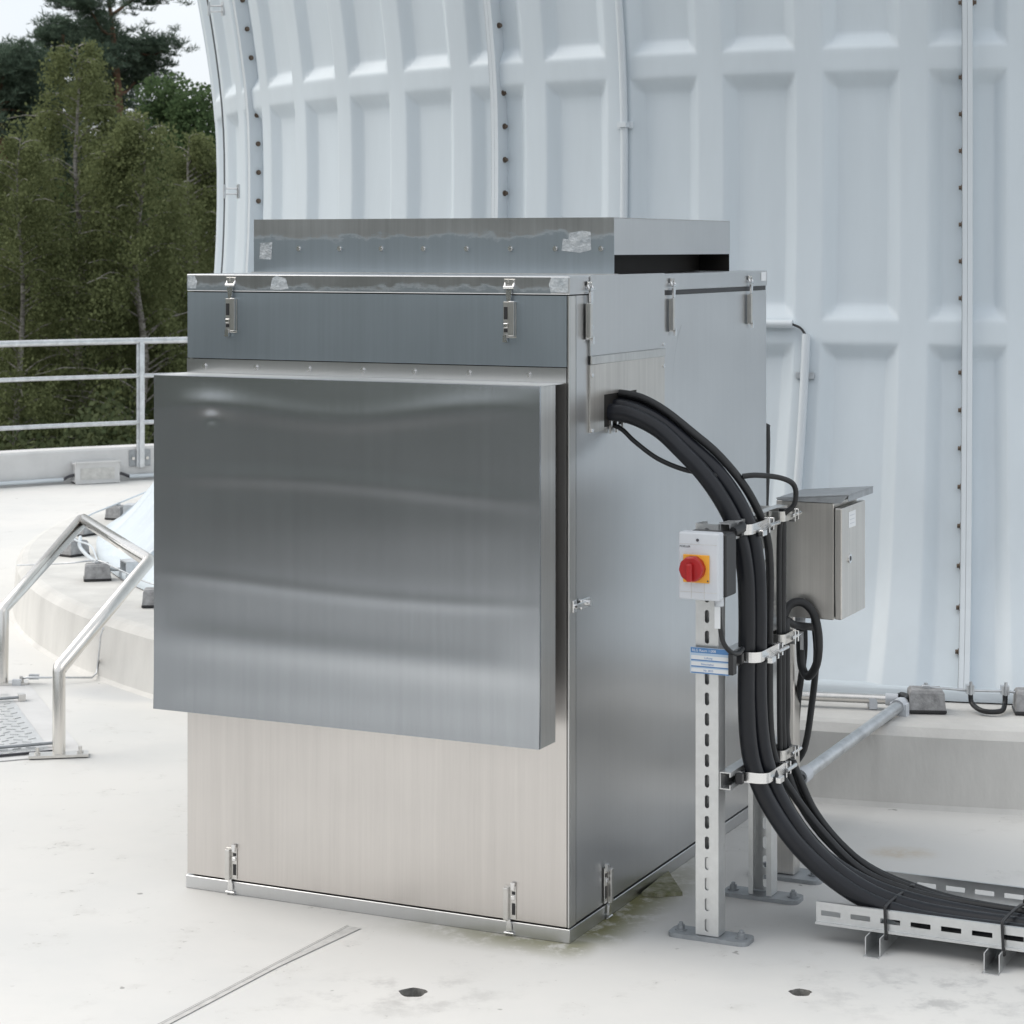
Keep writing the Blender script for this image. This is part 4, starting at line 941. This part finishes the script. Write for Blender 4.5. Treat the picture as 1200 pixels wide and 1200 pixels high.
for lo, hi, lb in ((-40, 72, 'white conduit at the parapet foot left of the lamp'), (150, 260, 'white conduit at the parapet foot right of the lamp')):
    c = thing('conduit', lb, 'conduit', (on_edge(lo)[0]), None, 'parapet conduits')
    MB().tube([on_edge(u)[0]-on_edge(u)[2]*.03+Vector((0, 0, .03)) for u in np.linspace(lo, hi, 7)], .014, 10).build('pipe', 'dome_trim', c)
    e = hi if lo < 0 else lo; f_ = 85 if lo < 0 else 134
    q0, q1 = on_edge(e), on_edge(f_)
    MB().tube(smooth([q0[0]-q0[2]*.03+Vector((0, 0, .03)), (q0[0]+q1[0])/2-q0[2]*.035+Vector((0, 0, .05)), q1[0]-q1[2]*.05+Vector((0, 0, .06))], 5), .010, 8).build('flexible_tail', 'print_dark', c)

# ------------------------------------------------------------------ trees
def mesh_np(name, V, nquads, m):
    me = bpy.data.meshes.new(name); me.vertices.add(len(V)); me.vertices.foreach_set('co', V.astype(np.float32).ravel())
    me.loops.add(nquads*4); me.loops.foreach_set('vertex_index', np.arange(nquads*4, dtype=np.int32)); me.polygons.add(nquads)
    me.polygons.foreach_set('loop_start', np.arange(0, nquads*4, 4, dtype=np.int32)); me.update(calc_edges=True); me.materials.append(MATS[m]); return me
def leaves(C, sz, aspect=.6, hang=.0, elong=None):
    """one leaf-shaped quad per centre, random turn"""
    n = len(C); a = rng.normal(size=(n, 3)); a[:, 2] -= hang; a /= np.linalg.norm(a, axis=1)[:, None]
    if elong is not None: a = elong+.55*a; a /= np.linalg.norm(a, axis=1)[:, None]
    b = np.cross(a, rng.normal(size=(n, 3))); b /= np.linalg.norm(b, axis=1)[:, None]
    s = (sz*rng.uniform(.6, 1.3, n))[:, None]
    V = np.empty((n, 4, 3)); V[:, 0] = C-a*s*.5; V[:, 1] = C+b*s*aspect*.5-a*s*.05; V[:, 2] = C+a*s*.5; V[:, 3] = C-b*s*aspect*.5-a*s*.05
    return V.reshape(-1, 3), n
def birch(h, seed, crown_w, nleaf, lowest=.22):
    global rng; rng = np.random.default_rng(seed); rnd = random.Random(seed); tr_ = MB()
    lean = rnd.uniform(-.25, .25); N = 14; T = [Vector((lean*(i/N)**2+.05*math.sin(i*1.3+seed), .08*math.sin(i*.9+seed), h*i/N)) for i in range(N+1)]
    tr_.tube(T, .08, 8, rs=[.085*(1-i/N)**.8+.008 for i in range(N+1)]); C = []; nb = 70
    per = nleaf//(nb*7)
    for k in range(nb):
        t = lowest+(1-lowest)*(k+.5)/nb; i = t*N; p = T[int(i)].lerp(T[min(N, int(i)+1)], i % 1); az = rnd.uniform(0, 6.283)
        prof_ = (1-t)**.55*(.55+.75*min(1, (t-lowest)/.25+.25)); L = crown_w*prof_*rnd.uniform(.6, 1.15)+.15
        d = Vector((math.cos(az), math.sin(az), 0)); P = [p+d*L*s+Vector((0, 0, L*(.75*s-.55*s*s))) for s in (0, .25, .5, .75, 1)]
        tr_.tube(P, .015, 5, False, rs=[.022*(1-t)+.008, .014, .010, .007, .004])
        for q in range(7):                                          # hanging twigs
            s = .25+.75*(q+rnd.random())/7; b0 = p+d*L*s+Vector((0, 0, L*(.75*s-.55*s*s))); side = rnd.uniform(-.5, .5)*L*.6
            b0 = b0+Vector((-d.y, d.x, 0))*side*s; ln = rnd.uniform(.35, 1.15); m = max(3, int(per*rnd.uniform(.5, 1.5))); u_ = rng.random(m)
            X = np.array(b0)[None]+np.outer(u_*.18, np.array(d))+np.column_stack([np.zeros(m), np.zeros(m), -ln*u_**1.2]); X += rng.normal(size=(m, 3))*np.array([.085, .085, .05]); C.append(X)
    C = np.vstack(C); V, n = leaves(C, .062, .62, .8); return tr_, V, n
def oak(h, seed, w, nleaf):
    global rng; rng = np.random.default_rng(seed); rnd = random.Random(seed); tr_ = MB(); T = [Vector((.1*math.sin(i+seed), .1*math.cos(i), h*.8*i/8)) for i in range(9)]
    tr_.tube(T, .15, 8, rs=[.17*(1-i/9)+.02 for i in range(9)]); C = []; nc = 150
    for k in range(nc):
        z = rnd.uniform(.25, 1)*h; rr = w*math.sqrt(max(.05, 1-((z/h-.6)/.45)**2)); az = rnd.uniform(0, 6.283); r = rr*rnd.random()**.5
        c = Vector((r*math.cos(az), r*math.sin(az), z)); tr_.tube([T[min(8, max(0, int(z/h*7)-1))], c*.6+T[4]*.0+Vector((0, 0, z*.38)), c], .012, 4, False, rs=[.03, .015, .005])
        m = nleaf//nc; q = rng.normal(size=(m, 3)); q /= np.linalg.norm(q, axis=1)[:, None]; q *= (rng.random(m)**.4)[:, None]*rnd.uniform(.3, .62)*np.array([1, 1, .7]); C.append(q+np.array(c))
    V, n = leaves(np.vstack(C), .085, .7); return tr_, V, n
def pine(h, seed, w, nclump, pern=55):
    global rng; rng = np.random.default_rng(seed); rnd = random.Random(seed); tr_ = MB(); T = [Vector((.18*math.sin(i*.7+seed), .15*math.cos(i*.6), h*i/10)) for i in range(11)]
    tr_.tube(T, .16, 8, rs=[.17*(1-i/11)+.03 for i in range(11)]); C = []; D = []; nb = 26
    for k in range(nb):
        t = .42+.58*(k+rnd.random()*.6)/nb; p = T[int(t*10)].lerp(T[min(10, int(t*10)+1)], (t*10) % 1); az = rnd.uniform(0, 6.283); L = w*(1.05-.65*((t-.42)/.58)**1.5)*rnd.uniform(.55, 1.1)
        d = Vector((math.cos(az), math.sin(az), 0)); up = rnd.uniform(.05, .4); P = [p+d*L*s+Vector((0, 0, L*(up*s+.12*math.sin(s*5+k)))) for s in (0, .2, .4, .6, .8, 1)]
        tr_.tube(P, .03, 5, False, rs=[.05, .042, .034, .026, .018, .008])
        for q in range(nclump//nb):
            s = rnd.uniform(.35, 1.05); b0 = p+d*L*s+Vector((0, 0, L*(up*s+.12*math.sin(s*5+k)))); b0 += Vector((rnd.gauss(0, .26), rnd.gauss(0, .26), rnd.gauss(.12, .16)))
            m = pern; q_ = rng.normal(size=(m, 3)); q_[:, 2] = np.abs(q_[:, 2])*.8+.1; q_ /= np.linalg.norm(q_, axis=1)[:, None]; C.append(np.array(b0)+q_*rng.uniform(.04, .17, (m, 1))); D.append(q_)
    V, n = leaves(np.vstack(C), .15, .13, 0, np.vstack(D)); return tr_, V, n
PROTO = {}
def tree(name, kind, loc, rot, sc, label, args):
    p = thing(name, label, 'tree', loc, None, 'trees beyond the parapet'); ORG[p.name] = Vector()
    p.rotation_euler = (0, 0, rot); p.scale = (sc, sc, sc)
    if kind not in PROTO:
        tr_, V, n = args[0](*args[1:]); wood, lf = args_m[kind[:2]]
        a = tr_.build('trunk', wood, p); cmesh = mesh_np('crown', V, n, lf); c = bpy.data.objects.new('crown', cmesh); COL.objects.link(c); c.parent = p; PROTO[kind] = (a, c)
    else:
        for q in PROTO[kind]: c = q.copy(); COL.objects.link(c); c.parent = p
args_m = {'bi': ('bark_birch', 'leaf_birch'), 'oa': ('bark_oak', 'leaf_oak'), 'pi': ('bark_pine', 'needle_pine')}
def tp_(u, Y): return ((u-600)/2600*Y, Y, -4)
tree('birch_tree', 'bi1', tp_(97, 36), 0, 1, 'tall pale birch with drooping twigs, left of the dome', (birch, 8.9, 3, 1.75, 40000))
tree('birch_tree', 'bi2', tp_(163, 35), 1, 1, 'yellowish birch with a thin white trunk nearest the dome', (birch, 7.7, 5, 1.7, 40000))
tree('birch_tree', 'bi1', tp_(22, 34.5), 2.2, .82, 'shorter yellow-green birch at the far left edge', None)
tree('birch_tree', 'bi2', tp_(226, 37), 4.0, .97, 'birch half hidden behind the left edge of the dome', None)
tree('birch_tree', 'bi2', tp_(-30, 37), 5.2, 1.0, 'birch standing mostly outside the left picture edge', None)
tree('oak_tree', 'oa1', tp_(222, 43), 0, 1, 'dense dark green broadleaf tree right beside the dome', (oak, 9.0, 21, 1.55, 50000))
tree('oak_tree', 'oa1', tp_(140, 45), 2, .82, 'dark broadleaf tree behind the middle birches', None)
tree('pine_tree', 'pi1', tp_(132, 50), 0.6, 1, 'tall dark pine whose crown reaches the top edge', (pine, 11.4, 9, 2.5, 3400, 34))
tree('pine_tree', 'pi2', tp_(8, 48), 2.4, 1, 'dark pine at the upper left picture edge', (pine, 9.6, 14, 2.3, 3000, 34))
tree('pine_tree', 'pi2', tp_(72, 52), 4.4, 1.10, 'dark pine filling the gap left of the tallest pine', None)
# the wood beyond, one mass all round the open sides
def wood():
    global rng; rng = np.random.default_rng(5); C = []; n = 220000
    ang = rng.uniform(R(95), R(330), n); rad = rng.uniform(33, 52, n)
    # in front of the camera's left: behind the single trees
    cx, cy = 0, 6; X = cx+rad*np.cos(ang); Y = cy+rad*np.sin(ang)
    top = 4.0+1.5*np.sin(ang*23)+1.1*np.sin(ang*57+2)+.9*np.sin(ang*101)+.10*(rad-33)
    Z = -4+(top+4.5)*rng.random(n)**.8; P = np.column_stack([X, Y, Z])
    uu = 600+2600*X/np.maximum(Y, .1); keep = ~((Y > 12) & (uu > -420)); P = P[keep]; V1, n1 = leaves(P, .42, .7)
    m = 170000; Y = rng.uniform(44, 56, m); u = rng.uniform(-420, 330, m); X = (u-600)/2600*Y
    top = 1.7+.9*np.sin(X*2.1)+.7*np.sin(X*4.7+1)+.5*np.sin(X*9); Z = -4+(top+4)*rng.random(m)**.85; V2, n2 = leaves(np.column_stack([X, Y, Z]), .13, .7)
    m = 60000; Y = rng.uniform(32, 42, m); u = rng.uniform(-420, 330, m); X = (u-600)/2600*Y
    top = -1.3+.5*np.sin(X*1.7)+.4*np.sin(X*4.1+1); Z = -4+(top+4)*rng.random(m)**.6; V3, n3 = leaves(np.column_stack([X, Y, Z]), .10, .7)
    me = mesh_np('woodland', np.vstack([V1, V2, V3]), n1+n2+n3, 'leaf_dark'); o = bpy.data.objects.new('woodland', me); COL.objects.link(o); o['kind'] = 'stuff'; o['label'] = 'dark wood and undergrowth beyond the parapet'; o['category'] = 'woodland'
wood()
